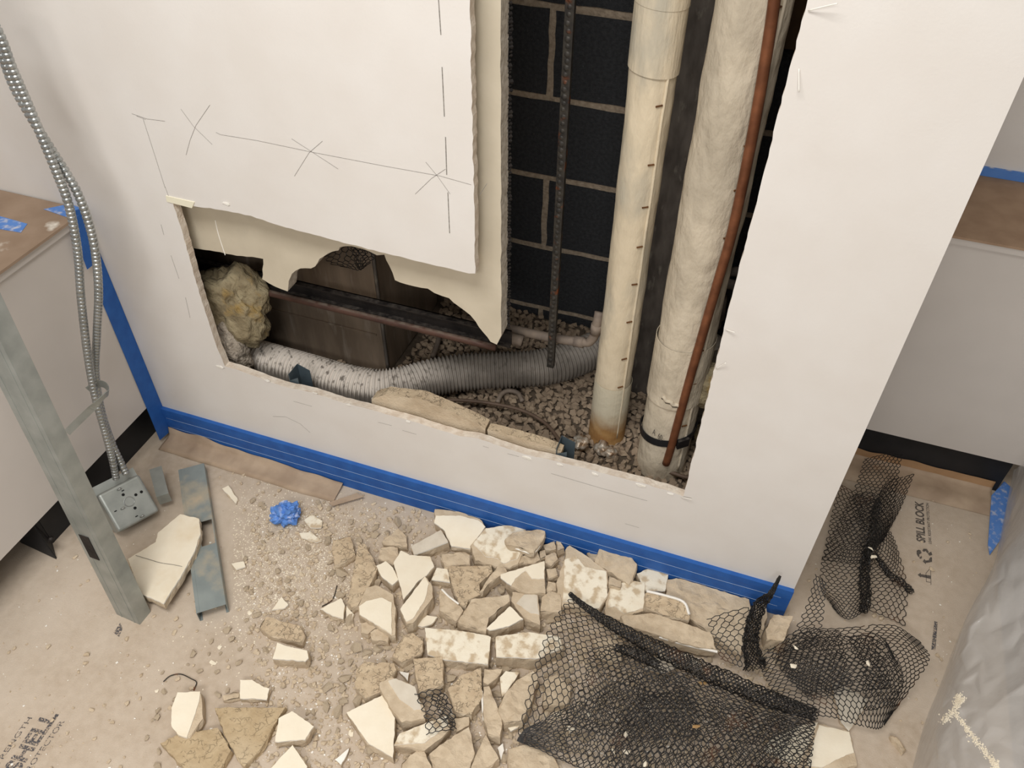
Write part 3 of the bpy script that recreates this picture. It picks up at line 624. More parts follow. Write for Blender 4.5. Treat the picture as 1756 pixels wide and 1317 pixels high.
# --- brown tubing curving over the fill
bt = tube('brown_tubing', sm([wz(p, 0.2) for p in ((735, 690), (775, 686), (830, 690), (890, 702), (930, 722), (952, 745), (962, 765), (966, 790))], 0.008), 0.0045, M['browntube'], None, 8); tag(bt, 'thin brown tubing arching over the clay fill', 'tubing')
bt = tube('brown_tubing', sm([wz(p, 0.195) for p in ((1130, 808), (1150, 810), (1175, 818), (1200, 819))], 0.008), 0.0045, M['browntube'], None, 8); tag(bt, 'short brown tubing at the foot of the thick pipe', 'tubing')
cr = tube('collar_ring', sm([wz(p, 0.19) for p in ((853, 690), (860, 676), (872, 670), (888, 674), (896, 688))], 0.005), 0.006, M['greypipe'], None, 8); tag(cr, 'half-buried round collar in the clay fill', 'collar')
# --- cut stud ends behind the bottom edge
def cut_stud(px_l, px_m, px_r, px_bot, lab):
    L = wy(px_l, 0.06); Mi = wy(px_m, 0.055); Rr = wy(px_r, 0.03)
    t = empty('cut_stud', (Mi.x, 0.05, 0.0)); tag(t, lab, 'metal stud'); x = L.x
    box('web', (x, 0.021, 0.0), (x + 0.0012, 0.06, L.z), M['cutstud'], t)
    prism('back_flange', [Vector((x, 0.06, 0)), Vector((x + 0.032, 0.06, 0)), Vector((x + 0.032, 0.06, L.z - 0.012)), Vector((x, 0.06, L.z))], (0, 0.0012, 0), M['cutstud'], t)
    prism('front_flange', [Vector((x, 0.0215, 0)), Vector((x + 0.024, 0.0215, 0)), Vector((x + 0.024, 0.0215, L.z - 0.004)), Vector((x, 0.0215, L.z - 0.02))], (0, 0.0012, 0), M['cutstud'], t)
cut_stud((509, 624), (530, 628), (530, 660), 0, 'grey steel stud cut off beside the ribbed hose')
cut_stud((963, 747), (985, 752), (985, 790), 0, 'grey steel stud cut off near the slim pipe foot')
# --- plaster slabs leaning behind the bottom edge
def leaning(pts, y, th, lab, face=True):
    P = [wy(p, y) for p in pts]; P += [Vector((P[-1].x, y, 0.21)), Vector((P[0].x, y, 0.21))]
    P = jag(P, 0.012, 0.001, 'y')
    o = prism('plaster_slab', P, (0, th, 0), [M['brown'], M['keyed']], mi_side=True)
    tag(o, lab, 'plaster slab')
    Q = [wy(p, y + th) for p in pts]
    V = []; F = []
    for q in Q: V += [q + Vector((0, 0.0002, 0.0015)), q + Vector((0, 0.003, 0.0015)), q + Vector((0, 0.003, -0.05)), q + Vector((0, 0.0002, -0.05))]
    for i in range(len(Q) - 1):
        for k in range(4): F.append((i * 4 + k, i * 4 + 4 + k, i * 4 + 4 + (k + 1) % 4, i * 4 + (k + 1) % 4))
    fixnormals(mesh('painted_face', V, F, M['white'], o))
leaning([(637, 684), (660, 677), (722, 684), (765, 702), (815, 725), (832, 735)], 0.026, 0.028, 'long plaster slab with a white rear edge lying behind the bottom cut')
leaning([(836, 737), (880, 748), (930, 762), (962, 775)], 0.026, 0.022, 'shorter plaster slab behind the bottom cut beside the cut stud')

# ================================================================== LEFT FOREGROUND
# --- tall leaning steel stud
b0 = wz((240, 1071), 0.0); u0 = wx((34, 652), -1.125)
up = (u0 - b0).normalized(); L = 1.75
side = Vector((-1, 0.06, 0)); side = (side - up * side.dot(up)).normalized(); back = up.cross(side).normalized()
if back.y < 0: back = -back
tsd = empty('steel_stud', b0); tag(tsd, 'tall galvanized steel stud standing at the left', 'metal stud')
def stud_parts(t, o, up, side, back, L, wweb, wfl, mt, th=0.0011, cut=0.0, slot=None):
    """channel: web from o along side, two flanges going back, each with a small lip"""
    V = []
    def slab(name, a, b, d, lo=0.0, hi=L, mtt=mt):
        c = (a + b) / 2; obox(name, c + up * ((lo + hi) / 2), (b - a) / 2, d * th / 2, up * ((hi - lo) / 2), mtt, t)
    o2 = o + side * wweb
    if slot:
        s0, s1, f0, f1 = slot
        slab('web', o, o2, back, 0, s0); slab('web', o, o2, back, s1, L)
        slab('web', o, o + side * wweb * f0, back, s0, s1); slab('web', o + side * wweb * f1, o2, back, s0, s1)
    else: slab('web', o, o2, back)
    for q in (o, o2):
        slab('flange', q, q + back * wfl, side, cut if q is o2 else 0.0)
        s = side if q is o else -side
        slab('lip', q + back * wfl, q + back * wfl + s * 0.006, back, cut)
    for f in ((0.22, 0.78) if not slot else (0.08,)):
        q = o + side * wweb * f; slab('rib', q - side * 0.002, q + side * 0.002, back * 2.2)
stud_parts(tsd, b0, up, side, back, L, 0.064, 0.034, M['galv'], cut=0.0)
q = b0 + side * 0.040 + up * 0.235
obox('knockout_hole_shade', q - back * 0.0014, side * 0.013, back * 0.0006, up * 0.034, M['iron'], tsd)  # dark plate painted in for the shade of the open slot hole
# --- short stud offcut on the floor
A = wz((306, 806), 0.032); Bq = wz((347, 797), 0.032); Cq = wz((337, 1052), 0.032); Dq = wz((392, 1046), 0.032)
up2 = (Cq - A).normalized(); sd2 = Vector((0, 0, 1)).cross(up2).normalized()
if (Bq - A).dot(sd2) < 0: sd2 = -sd2
wd = 0.5 * ((Bq - A).dot(sd2) + (Dq - Cq).dot(sd2)); L2 = (Cq - A).length
so = empty('stud_offcut', (A.x, A.y, 0)); tag(so, 'short galvanized stud offcut with a square knockout lying on the floor', 'metal stud')
stud_parts(so, A, up2, sd2, Vector((0, 0, -1)), L2, wd, 0.031, M['galvd'], slot=(L2 * 0.43, L2 * 0.60, 0.48, 0.97))
# --- junction box with connectors and bracket
BL, BR, TL = wz((204, 914), 0.045), wz((272, 877), 0.035), wz((169, 838), 0.125)
ex = (BR - BL).normalized(); ey = (TL - BL); ey = (ey - ex * ey.dot(ex)).normalized(); nn = ex.cross(ey).normalized()
if nn.z < 0: nn = -nn
S = 0.102; c = BL + ex * S / 2 + ey * S / 2
jb = empty('junction_box', Vector((c.x, c.y, 0))); tag(jb, 'square galvanized junction box with two armoured cables entering it', 'electrical box')
jbody = obox('box_body', c - nn * 0.027, ex * S / 2, ey * S / 2, nn * 0.027, M['galv'], jb, 0.007)
def disc(name, u, v, r, mt, h=0.0008, segs=14): return tube(name, [c + ex * u + ey * v - nn * 0.001, c + ex * u + ey * v + nn * h], r, mt, jbody, segs, False)
def ringlet(name, u, v, r, wdt, mt):
    pts = [c + ex * (u + r * math.cos(a * math.pi / 10)) + ey * (v + r * math.sin(a * math.pi / 10)) + nn * 0.0004 for a in range(21)]
    return tube(name, pts, wdt, mt, jbody, 6, caps=False)
ringlet('knockout', 0.002, 0.003, 0.0115, 0.0011, M['cable'])
for (u, v) in ((-0.002, 0.024), (0.022, 0.010), (0.036, 0.010), (0.006, -0.017)): disc('screw_hole', u, v, 0.0035, M['dark'])
for (u, v) in ((-0.034, -0.002), (0.0, -0.036), (0.002, 0.033)): obox('slot_hole', c + ex * u + ey * v, ex * 0.003, ey * 0.0012, nn * 0.0008, M['dark'], jbody)
for (u, v) in ((-0.008, 0.04), (-0.022, -0.004), (0.006, -0.042)):
    q = c + ex * u + ey * v; tube('screw', [q, q + nn * 0.003 + ex * 0.004, q + nn * 0.004 + ex * 0.009], 0.0022, M['cable'], jbody, 8)
obox('mounting_plate', c - nn * 0.0545 + ey * 0.016 + ex * 0.002, ex * 0.056, ey * 0.056, nn * 0.0008, M['galv'], jb)
prism('side_bracket', [wz(p, 0.055) for p in ((256, 806), (277, 799), (289, 845), (268, 852))], (0, 0, 0.0012), M['galv'], jb)
prism('bracket_tab', [wz((289, 845), 0.055), wz((268, 852), 0.055), wz((268, 852), 0.055) - Vector((0, 0, 0.03)), wz((289, 845), 0.055) - Vector((0, 0, 0.03))], (0.0008, -0.0008, 0), M['galv'], jb)
# --- armoured cables
def cable(px_y, lab, r=0.0074):
    P = [wy(p, yy) for (p, yy) in px_y]; path = sm(P, 0.00115)
    def rad(i):
        ph = (i * 0.00115 / 0.0092) % 1.0
        return r * (1.0 + 0.14 * (abs(math.sin(ph * math.pi)) ** 0.6) - 0.18 * (1 if ph < 0.22 else 0))
    o = tube('armoured_cable', path, rad, M['cable'], None, 12, True); tag(o, lab, 'cable'); return o
yb = -0.255
cable([((-30, 5), -0.14), ((0, 62), -0.14), ((20, 115), -0.14), ((45, 172), -0.14), ((72, 235), -0.145), ((97, 295), -0.15), ((118, 352), -0.155), ((133, 430), -0.165), ((139, 510), -0.18), ((149, 600), -0.20), ((162, 675), -0.22), ((180, 740), -0.235), ((192, 785), -0.245), ((199, 820), -0.255)], 'metal-clad armoured cable, the left of the two looping down to the box')
cable([((-30, 30), -0.12), ((0, 85), -0.12), ((25, 150), -0.12), ((62, 215), -0.125), ((100, 275), -0.13), ((130, 325), -0.135), ((150, 375), -0.14), ((163, 430), -0.15), ((169, 500), -0.165), ((166, 575), -0.175), ((164, 640), -0.185), ((174, 705), -0.205), ((192, 760), -0.222), ((208, 795), -0.232), ((216, 812), -0.238)], 'metal-clad armoured cable, the right of the two with the wide bow')
P = [wy(p, y) for p, y in (((115, 742), -0.31), ((135, 722), -0.295), ((160, 698), -0.275), ((178, 680), -0.25), ((186, 672), -0.23), ((182, 662), -0.21), ((172, 658), -0.2), ((160, 662), -0.205), ((150, 668), -0.215))]
P = sm(P, 0.004); V = []; F = []
for i, p in enumerate(P):
    d = (P[min(i + 1, len(P) - 1)] - P[max(i - 1, 0)]).normalized(); u = Vector((0.25, 0.25, 0.93)); u = (u - d * u.dot(d)).normalized(); n_ = d.cross(u)
    for (a, b) in ((-1, -1), (1, -1), (1, 1), (-1, 1)): V.append(p + u * 0.0075 * a + n_ * 0.0009 * b)
for i in range(len(P) - 1):
    for k in range(4): F.append((i * 4 + k, i * 4 + (k + 1) % 4, i * 4 + 4 + (k + 1) % 4, i * 4 + 4 + k))
o = fixnormals(mesh('cable_strap', V, F, M['galv'])); tag(o, 'narrow slotted strap clipped around the two cables', 'strap')
# --- paper skirt folded up along the wall
V = []; F = []; n = 90; prof = ((-0.0105, 0.034), (-0.016, 0.012), (-0.030, 0.0055), (-0.052, 0.0045), (-0.066, 0.0015))
for i in range(n + 1):
    x = XL + 0.004 + 0.52 * i / n
    for k, (y, z) in enumerate(prof):
        wv = noise.noise(Vector((x * 14, k * 0.7, 2)))
        zz = z * (1 + 0.5 * wv) * (1 - 0.6 * i / n if k == 0 else 1) + (0.006 * max(0, noise.noise(Vector((x * 40, k, 5)))) if 0 < k < 4 else 0)
        V.append((x, min(y - 0.006 * noise.noise(Vector((x * 10, k, 8))) * (k > 1), -0.0102), max(zz, 0.001)))
m_ = len(prof)
for i in range(n):
    for k in range(m_ - 1): F.append((i * m_ + k, i * m_ + m_ + k, i * m_ + m_ + k + 1, i * m_ + k + 1))
o = mesh('paper_skirt', V, F, M['paperstrip'], smooth=True); o.modifiers.new('t', 'SOLIDIFY').thickness = 0.0008; tag(o, 'crinkled brown paper strip folded against the taped baseboard', 'paper')
o = flat('paper_scrap', [(563, 862), (612, 846), (624, 852), (570, 868)], 0.012, 0.001, M['paperstrip']); tag(o, 'torn fold of brown paper by the baseboard', 'paper')
# --- right recess floor: paper upstand
V = []; F = []; n = 60; prof = ((0.543, 0.034), (0.541, 0.012), (0.530, 0.004), (0.50, 0.0025), (0.452, 0.0012))
for i in range(n + 1):
    x = XR + 0.002 + 0.46 * i / n
    for k, (y, z) in enumerate(prof):
        wv = noise.noise(Vector((x * 18, k * 0.9, 4)))
        V.append((x, y, max(0.0008, z * (1 + 0.25 * wv) + (0.003 * max(0, wv) if k in (2, 3) else 0))))
for i in range(n):
    for k in range(m_ - 1): F.append((i * m_ + k, i * m_ + m_ + k, i * m_ + m_ + k + 1, i * m_ + k + 1))
o = mesh('paper_skirt', V, F, [M['brownpaper'], M['paperstrip']], smooth=True, mi=[0 if i % (m_ - 1) == 0 else 1 for i in range(len(F))]); o.modifiers.new('t', 'SOLIDIFY').thickness = 0.0008; tag(o, 'brown paper turned up against the black toe kick in the right recess', 'paper')
# --- crumpled ball of blue tape
o = blob('tape_ball', wz((492, 880), 0.025), (0.034, 0.026, 0.032), M['tapelight'], 0.0, 1, 4)
for v in o.data.vertices:
    d = v.co.normalized(); k = abs(noise.noise(d * 1.7 + Vector((3, 1, 0)))) + 0.45 * abs(noise.noise(d * 4.2)) + 0.25 * abs(noise.noise(d * 9)); v.co *= 0.72 + 0.75 * k
o.data.polygons.foreach_set('use_smooth', [False] * len(o.data.polygons)); o.rotation_euler = (0.2, 0, 0.6)
tag(o, 'crumpled ball of blue tape on the dusty floor', 'tape')
o = flat('tape_strip', [(1694, 935), (1700, 850), (1722, 826), (1736, 838), (1728, 862), (1716, 925), (1697, 952)], 0.004, 0.001, M['tapelight']); tag(o, 'dusty blue tape piece on the floor beside the plastic sheet', 'tape')
# --- print on the floor board
def ftext(s, A, B2, T, mt, bold=0.0): return text_mesh('printed_text', s, wz(A, 0.0006), wz(B2, 0.0006), wz(T, 0.0006) - wz(A, 0.0006), mt, fl, Vector((0, 0, 0)), bold)
ftext('SPILL BLOCK', (1586.5, 931), (1583, 862), (1571.5, 927), M['ink'], 0.028)
ftext('LEAK RESISTANT PROTECTION', (1597.5, 933), (1592.5, 863), (1592.5, 932), M['ink'], 0.01)
ftext('SHELL', (29, 1327), (100, 1225), (4, 1320), M['inkworn'], 0.035)
ftext('STRENGTH', (-10, 1323), (55.5, 1231), (-18, 1321.4), M['inkworn'])
ftext('PROTECTOR', (45, 1331), (111, 1237), (36.5, 1329), M['inkworn'])
def fpoly(name, pts, mt): return mesh(name, [wz(p, 0.0006) for p in pts], [tuple(range(len(pts)))], mt, fl)
def X4(pts): return [(1540 + a / 4.7, 840 + b / 4.7) for a, b in pts]
for pts in ([(150, 490), (165, 482), (182, 488), (190, 510), (172, 520), (172, 545), (160, 535), (150, 515)], [(172, 545), (190, 532), (193, 552), (176, 556)],
            [(196, 490), (205, 474), (232, 476), (248, 500), (238, 512), (222, 492), (208, 500)], [(240, 512), (268, 498), (276, 524), (252, 532)],
            [(200, 578), (212, 556), (222, 570), (258, 566), (262, 584), (226, 588), (224, 598)], [(262, 542), (274, 545), (274, 580), (264, 582), (248, 560)]):
    fpoly('recycling_mark', X4(pts), M['ink'])
fpoly('arrow_mark', X4([(158, 684), (182, 668), (184, 680), (262, 690), (262, 718), (184, 700), (182, 706)]), M['ink'])
for a, b in (((228, 740), (262, 745)), ((262, 640), (266, 765)), ((225, 672), (258, 634)), ((225, 672), (228, 740))):
    va = Vector(a); vb = Vector(b); d = (vb - va).normalized(); nrm = Vector((-d.y, d.x)) * 2
    fpoly('arrow_mark', X4([tuple(va + nrm), tuple(vb + nrm), tuple(vb - nrm), tuple(va - nrm)]), M['ink'])
fpoly('faded_print', [(1597, 1114), (1602, 1065), (1608, 1067), (1604, 1115)], M['inkworn'])
fpoly('faded_print', [(195, 1085), (206, 1068), (210, 1078), (204, 1092)], M['inkworn'])
# --- bits of wire on the floor
for pts, lab in (([(280, 1169), (292, 1159), (310, 1156), (328, 1164), (337, 1170), (332, 1184)], 'bent thin wire on the floor above a cream shard'), ([(552, 1040), (566, 1032), (573, 1022), (578, 1004)], 'short bent wire at the left edge of the rubble')):
    o = tube('wire', sm([wz(p, 0.004) for p in pts], 0.004), 0.0011, M['rod'], None, 6); tag(o, lab, 'wire')

# ================================================================== PLASTER FRAGMENTS
def inside(p, poly):
    c = False; n = len(poly)
    for i in range(n):
        a = poly[i]; b = poly[i - 1]
        if (a[1] > p[1]) != (b[1] > p[1]) and p[0] < (b[0] - a[0]) * (p[1] - a[1]) / (b[1] - a[1]) + a[0]: c = not c
    return c
def outline(c, pts, h, tilt):
    px = cp(c, pts); P = [wz(p, h) for p in px]; cen = sum(P, Vector()) / len(P)
    out = []
    for p in px:
        v = wz(p, h)
        for _ in range(3):
            zz = max(0.006, h + tilt[0] * (v.x - cen.x) + tilt[1] * (v.y - cen.y)); v = wz(p, zz)
        out.append(v)
    return out, cen
def dens(P, seg, amp, sd):
    out = []; n = len(P)
    for i in range(n):
        a, b = P[i], P[(i + 1) % n]; k = max(1, round((b - a).length / seg)); d = (b - a); nr = Vector((-d.y, d.x, 0))
        nr = nr.normalized() if nr.length > 0 else Vector((1, 0, 0))
        for j in range(k):
            v = a.lerp(b, j / k)
            out.append(v + nr * amp * (noise.noise(v * 90 + Vector((sd, 0, 0))) * 1.4) if j else v.copy())
    return out
FR = []
def frag(label, c, pts, kind='brown', th=0.024, base=0.0, tilt=(0, 0), body=None, name='plaster_chunk', out=0.004, plate=None):
    """broken plaster: a rough brown body; painted faces carry a thin finish coat as a part"""
    sd = len(FR) * 1.37; h = base + th
    bp, cen = outline(c, body or pts, h - (0.0 if kind in ('brown', 'keyed', 'tan') else 0.002), tilt)
    # plane of the top: least squares through the outline points is the tilt itself
    def ztop(x, y): return max(base + 0.004, h + tilt[0] * (x - cen.x) + tilt[1] * (y - cen.y))
    area = sum(bp[i].x * bp[(i + 1) % len(bp)].y - bp[(i + 1) % len(bp)].x * bp[i].y for i in range(len(bp)))
    if area < 0: bp = bp[::-1]
    R = dens(bp, 0.009, 0.0022, sd); n = len(R)
    poly = [(v.x, v.y) for v in R]; xs = [p[0] for p in poly]; ys = [p[1] for p in poly]
    inner = []; step = 0.009; y = min(ys)
    while y < max(ys):
        x = min(xs)
        while x < max(xs):
            q = (x + random.uniform(-.3, .3) * step, y + random.uniform(-.3, .3) * step)
            if inside(q, poly): inner.append(q)
            x += step
        y += step
    rough = {'brown': 0.0040, 'keyed': 0.0034, 'tan': 0.0020}.get(kind, 0.0004)
    vs, es, fs, *_ = delaunay_2d_cdt([Vector(p) for p in poly] + [Vector(q) for q in inner], [], [list(range(n))], 1, 1e-6)
    V = []; F = []
    dz = 0.0 if kind in rough_k else -0.002
    for v in vs:
        V.append(Vector((v.x, v.y, ztop(v.x, v.y) + dz + rough * noise.noise(Vector((v.x * 95, v.y * 95, sd))) + rough * 0.8 * noise.noise(Vector((v.x * 40, v.y * 40, sd + 5))))))
    F = [tuple(f) for f in fs]; mi = [0] * len(F)
    cx_, cy_ = sum(xs) / n, sum(ys) / n
    rings = []
    for (t, o) in ((1.0, 0.0), (0.86, out * 0.35), (0.45, out * 0.6), (0.0, out * 0.15)):
        b = len(V); rings.append(b)
        for i, v in enumerate(R):
            d = Vector((v.x - cx_, v.y - cy_, 0)); d = d.normalized() if d.length > 1e-6 else d
            zt = ztop(v.x, v.y) + dz; jit = noise.noise(Vector((v.x * 130, v.y * 130, t * 3 + sd))) * (0.0028 if t < 1 else 0)
            e = d * (o * (0.6 + 0.8 * noise.noise(Vector((v.x * 50, v.y * 50, sd)))) + jit)
            bz = max(0.001, zt - plate) if plate else base
            V.append(Vector((v.x + e.x, v.y + e.y, bz + (zt - bz) * t + (0 if t in (0.0, 1.0) else 0.002 * noise.noise(Vector((v.x * 160, v.y * 160, 7 + sd)))))))
    for k in range(3):
        a, b = rings[k], rings[k + 1]
        for i in range(n): F.append((b + i, b + (i + 1) % n, a + (i + 1) % n, a + i)); mi.append(1)
    F.append(tuple(rings[3] + i for i in range(n - 1, -1, -1))); mi.append(1)
    topm = {'brown': M['brown'], 'keyed': M['keyed'], 'tan': M['tan']}.get(kind, M['brown'])
    sidem = M['tan'] if kind == 'tan' else M['brown']
    o = mesh(name, V, F, [topm, sidem], None, mi=mi, origin=Vector((cx_, cy_, base)))
    tag(o, label, 'plaster chunk' if name == 'plaster_chunk' else 'plaster chip'); FR.append(o)
    if kind not in rough_k:
        fp, _c = outline(c, pts, h, tilt)
        # keep the face plane the same as the body's
        fp = [Vector((v.x, v.y, ztop(v.x, v.y))) for v in fp]
        FRg = dens(fp, 0.006, 0.0013, sd + 3); V = []; F = []; mi = []; n2 = len(FRg)
        for v in FRg: V.append(Vector((v.x, v.y, ztop(v.x, v.y) + 0.0006)))
        for v in FRg: V.append(Vector((v.x, v.y, ztop(v.x, v.y) - 0.0032)))
        for t3 in tessellate_polygon([V[:n2]]): F.append(tuple(t3)); mi.append(0)
        for i in range(n2): F.append((i, (i + 1) % n2, n2 + (i + 1) % n2, n2 + i)); mi.append(1)
        fm = {'cream': M['cream'], 'dust': M['creamdust'], 'grey': M['greyface'], 'white': M['white']}[kind]
        fixnormals(mesh('painted_face', V, F, [fm, M['white']], o, mi=mi))
    return o
rough_k = ('brown', 'keyed', 'tan')
def edge(o, c, pts, h, wd=0.0022):
    """white finish coat showing along one edge of a chunk that lies paint side down"""
    px = cp(c, pts); tube('finish_coat', sm([wz(p, h) for p in px], 0.006), wd, M['white'], o, 6, False)
# ---- left floor
frag('large cream plaster slab with a pencil line, leaning between tall stud and offcut', 'L', [(415, 640), (505, 585), (512, 555), (585, 495), (645, 510), (650, 560), (628, 620), (585, 700), (530, 785), (455, 752)], 'cream', 0.026, 0.016, (0.20, 0.06), plate=0.02)
frag('upright oval cream shard below the bent wire', 'D', [(240, 385), (410, 378), (405, 430), (360, 580), (310, 725), (240, 700), (195, 640), (195, 500)], 'cream', 0.03, 0, (-0.1, 0), body=[(240, 385), (410, 378), (425, 470), (430, 580), (330, 715), (300, 725), (240, 700), (200, 640), (195, 500)])
frag('small cream shard with an arched top above the large tan tile', 'D', [(710, 290), (800, 290), (890, 345), (930, 355), (910, 440), (820, 430), (710, 430)], 'cream', 0.02)
frag('little brown lump touching the arched cream shard', 'D', [(580, 410), (660, 380), (705, 390), (700, 425), (585, 445)], 'brown', 0.012)
frag('thick cream block standing alone left of the rubble pile', 'D', [(990, 10), (1080, 40), (1215, 70), (1225, 125), (1200, 150), (955, 130)], 'cream', 0.034)
frag('large tan keyed tile broken to a downward point', 'D', [(520, 500), (1050, 495), (1000, 570), (880, 790), (740, 945), (620, 760)], 'tan', 0.018)
frag('wide tan keyed tile at the bottom edge of the picture', 'D', [(110, 770), (240, 700), (540, 650), (640, 820), (560, 965), (300, 970)], 'tan', 0.02)
frag('cream pentagon shard resting on the right corner of the tan tile', 'D', [(1000, 580), (1100, 525), (1265, 640), (1200, 740), (975, 755)], 'cream', 0.028, 0.004)
frag('cream shard cut by the bottom edge of the picture', 'D', [(945, 953), (1000, 890), (1105, 780), (1215, 940), (1200, 1010), (940, 1010)], 'cream', 0.026)
frag('brown keyed chunk directly above the lone thick cream block', 'A', [(120, 680), (150, 630), (300, 670), (325, 715), (310, 750), (170, 715)], 'keyed', 0.022)
frag('tiny cream triangle on the floor below the blue tape ball', 'A', [(175, 600), (220, 540), (250, 575), (235, 590)], 'cream', 0.009, name='plaster_chip')
frag('small cream triangle at the left end of the rubble', 'A', [(395, 595), (490, 545), (507, 580), (500, 640), (450, 625)], 'cream', 0.02)
frag('thin cream sliver right beside the small left triangle', 'H', [(150, 785), (205, 850), (185, 905), (150, 880)], 'cream', 0.008, name='plaster_chip')
frag('tiny cream chip on the floor right of the stud offcut', 'L', [(750, 655), (790, 648), (795, 665), (765, 674)], 'cream', 0.008, name='plaster_chip')
frag('small cream chip left of the blue tape ball', 'L', [(720, 412), (740, 402), (770, 445), (765, 460)], 'cream', 0.006, name='plaster_chip')
frag('pale rounded flake right below the blue tape ball', 'A', [(322, 190), (360, 165), (405, 195), (400, 225), (350, 225)], 'dust', 0.008, name='plaster_chip')
frag('ragged whitish flake under the rounded pale flake', 'A', [(300, 250), (355, 245), (400, 285), (380, 292), (310, 270)], 'dust', 0.007, name='plaster_chip')
frag('white sliver leaning near the bottom edge, left of the big cream shard', 'D', [(1425, 890), (1530, 805), (1505, 870), (1470, 930)], 'white', 0.012, name='plaster_chip')
# ---- rubble pile, upper left
frag('big cream shard leaning against the taped baseboard', 'H', [(810, 160), (825, 105), (1010, 105), (1140, 140), (1195, 190), (1080, 355), (940, 335), (885, 215)], 'cream', 0.034, 0.0, (0, 0.2), body=[(815, 160), (815, 58), (990, 75), (1150, 130), (1197, 190), (1080, 358), (940, 338), (885, 217)])
frag('large round dusty chunk against the baseboard with stained face', 'H', [(1105, 320), (1200, 205), (1340, 182), (1500, 200), (1490, 330), (1440, 430), (1330, 465), (1290, 430), (1200, 415)], 'dust', 0.036, 0, (0, 0.1), body=[(1085, 330), (1200, 200), (1340, 180), (1500, 200), (1495, 340), (1440, 470), (1380, 500), (1270, 490), (1120, 440)])
o = frag('curved brown piece lying paint side down on the round dusty chunk', 'H', [(1345, 285), (1400, 235), (1650, 200), (1640, 270), (1560, 380), (1360, 320)], 'brown', 0.02, 0.038); edge(o, 'H', [(1360, 325), (1460, 365), (1560, 385), (1642, 270)], 0.05)
frag('dusty pale wedge left of the big leaning cream shard', 'H', [(635, 340), (860, 215), (915, 305), (660, 405)], 'grey', 0.032, 0, (0.2, 0.1))
frag('flat brown chunk near the torn paper fold', 'H', [(420, 300), (540, 200), (600, 260), (605, 345), (430, 320)], 'brown', 0.018)
frag('brown chunk wedged behind the heart-shaped cream shard', 'H', [(390, 430), (410, 345), (535, 345), (540, 400), (500, 480)], 'brown', 0.022)
frag('brown keyed chunk at the far upper left of the pile', 'H', [(50, 290), (180, 265), (215, 400), (140, 450), (60, 475), (40, 370)], 'keyed', 0.022)
frag('long pointed brown keyed chunk near the left of the pile', 'H', [(240, 330), (290, 320), (385, 500), (330, 620), (240, 780), (190, 800), (160, 760), (200, 520)], 'keyed', 0.028)
frag('small cream block left of the heart-shaped cream shard', 'H', [(375, 485), (445, 450), (500, 500), (540, 590), (495, 630), (410, 560)], 'cream', 0.034)
frag('large heart-shaped cream shard with a hairline crack', 'H', [(505, 465), (560, 370), (625, 405), (780, 415), (810, 490), (750, 560), (690, 600), (580, 740), (545, 600)], 'cream', 0.036, 0, (0, -0.08))
frag('slanting cream shard with a thick brown right side', 'H', [(555, 810), (740, 565), (770, 620), (740, 740), (650, 880), (600, 905)], 'cream', 0.046, 0, (0, 0), body=[(555, 815), (740, 565), (795, 640), (800, 720), (740, 800), (650, 915), (600, 915)])
frag('cream shard with a torn white upper edge over a brown back', 'H', [(245, 790), (300, 750), (420, 725), (490, 760), (490, 1000), (350, 910), (250, 850)], 'cream', 0.036, 0, body=[(300, 650), (370, 630), (500, 700), (520, 800), (515, 1005), (490, 1010), (350, 915), (245, 855), (245, 780)])
o = frag('small brown block lying on a white edge in mid pile', 'H', [(860, 440), (870, 400), (1040, 380), (1075, 400), (1075, 475), (890, 488)], 'brown', 0.024, 0.01); edge(o, 'H', [(890, 490), (980, 482), (1075, 478)], 0.02)
frag('big brown keyed chunk narrowing downward in mid pile', 'H', [(915, 490), (1240, 480), (1250, 530), (1150, 620), (1160, 700), (1070, 740), (1050, 790), (1000, 770), (940, 620)], 'keyed', 0.034)
frag('dusty little chunk between heart-shaped shard and keyed chunk', 'H', [(790, 590), (830, 500), (910, 510), (930, 610)], 'dust', 0.026)
frag('narrow brown stick-like chunk right of the keyed chunk', 'H', [(1150, 680), (1230, 560), (1310, 470), (1360, 525), (1230, 610), (1180, 680)], 'brown', 0.03, 0.012)
frag('chunk with a cream paint strip across its top and bare brown below', 'H', [(1310, 550), (1640, 450), (1640, 580), (1545, 580), (1500, 520), (1420, 580), (1390, 635), (1310, 575)], 'cream', 0.044, 0, body=[(1310, 545), (1640, 450), (1648, 690), (1500, 690), (1390, 640)])
o = frag('brown chunk edged in white below the keyed chunk', 'H', [(850, 670), (870, 665), (990, 770), (1030, 820), (970, 905), (850, 820)], 'brown', 0.03); edge(o, 'H', [(868, 662), (920, 715), (995, 772)], 0.032)
frag('broad brown boulder-like chunk in the middle of the pile', 'H', [(990, 900), (1090, 740), (1370, 700), (1380, 750), (1220, 880), (1200, 980), (1000, 920)], 'brown', 0.042)
frag('cream triangle leaning on the broad brown chunk', 'H', [(1205, 955), (1380, 790), (1480, 885), (1370, 940), (1230, 970)], 'cream', 0.046, 0, (0, 0.1))
frag('pale grey chunk with a peeled white edge, right of the cream triangle', 'H', [(1430, 765), (1490, 700), (1585, 705), (1600, 850), (1540, 840), (1480, 800)], 'grey', 0.038, 0, body=[(1390, 750), (1400, 680), (1490, 695), (1590, 705), (1607, 930), (1480, 870)])
frag('thin cream flake at the foot of the slanting shard', 'H', [(670, 930), (750, 855), (835, 870), (790, 925), (720, 945)], 'cream', 0.009, 0.004, name='plaster_chip')
frag('rounded brown pebble under the torn-edged cream shard', 'H', [(260, 920), (330, 890), (370, 950), (310, 1000), (260, 980)], 'brown', 0.022)
frag('brown pebble below the rounded one, left of centre', 'H', [(330, 985), (400, 960), (470, 1000), (460, 1060), (340, 1040)], 'brown', 0.022)
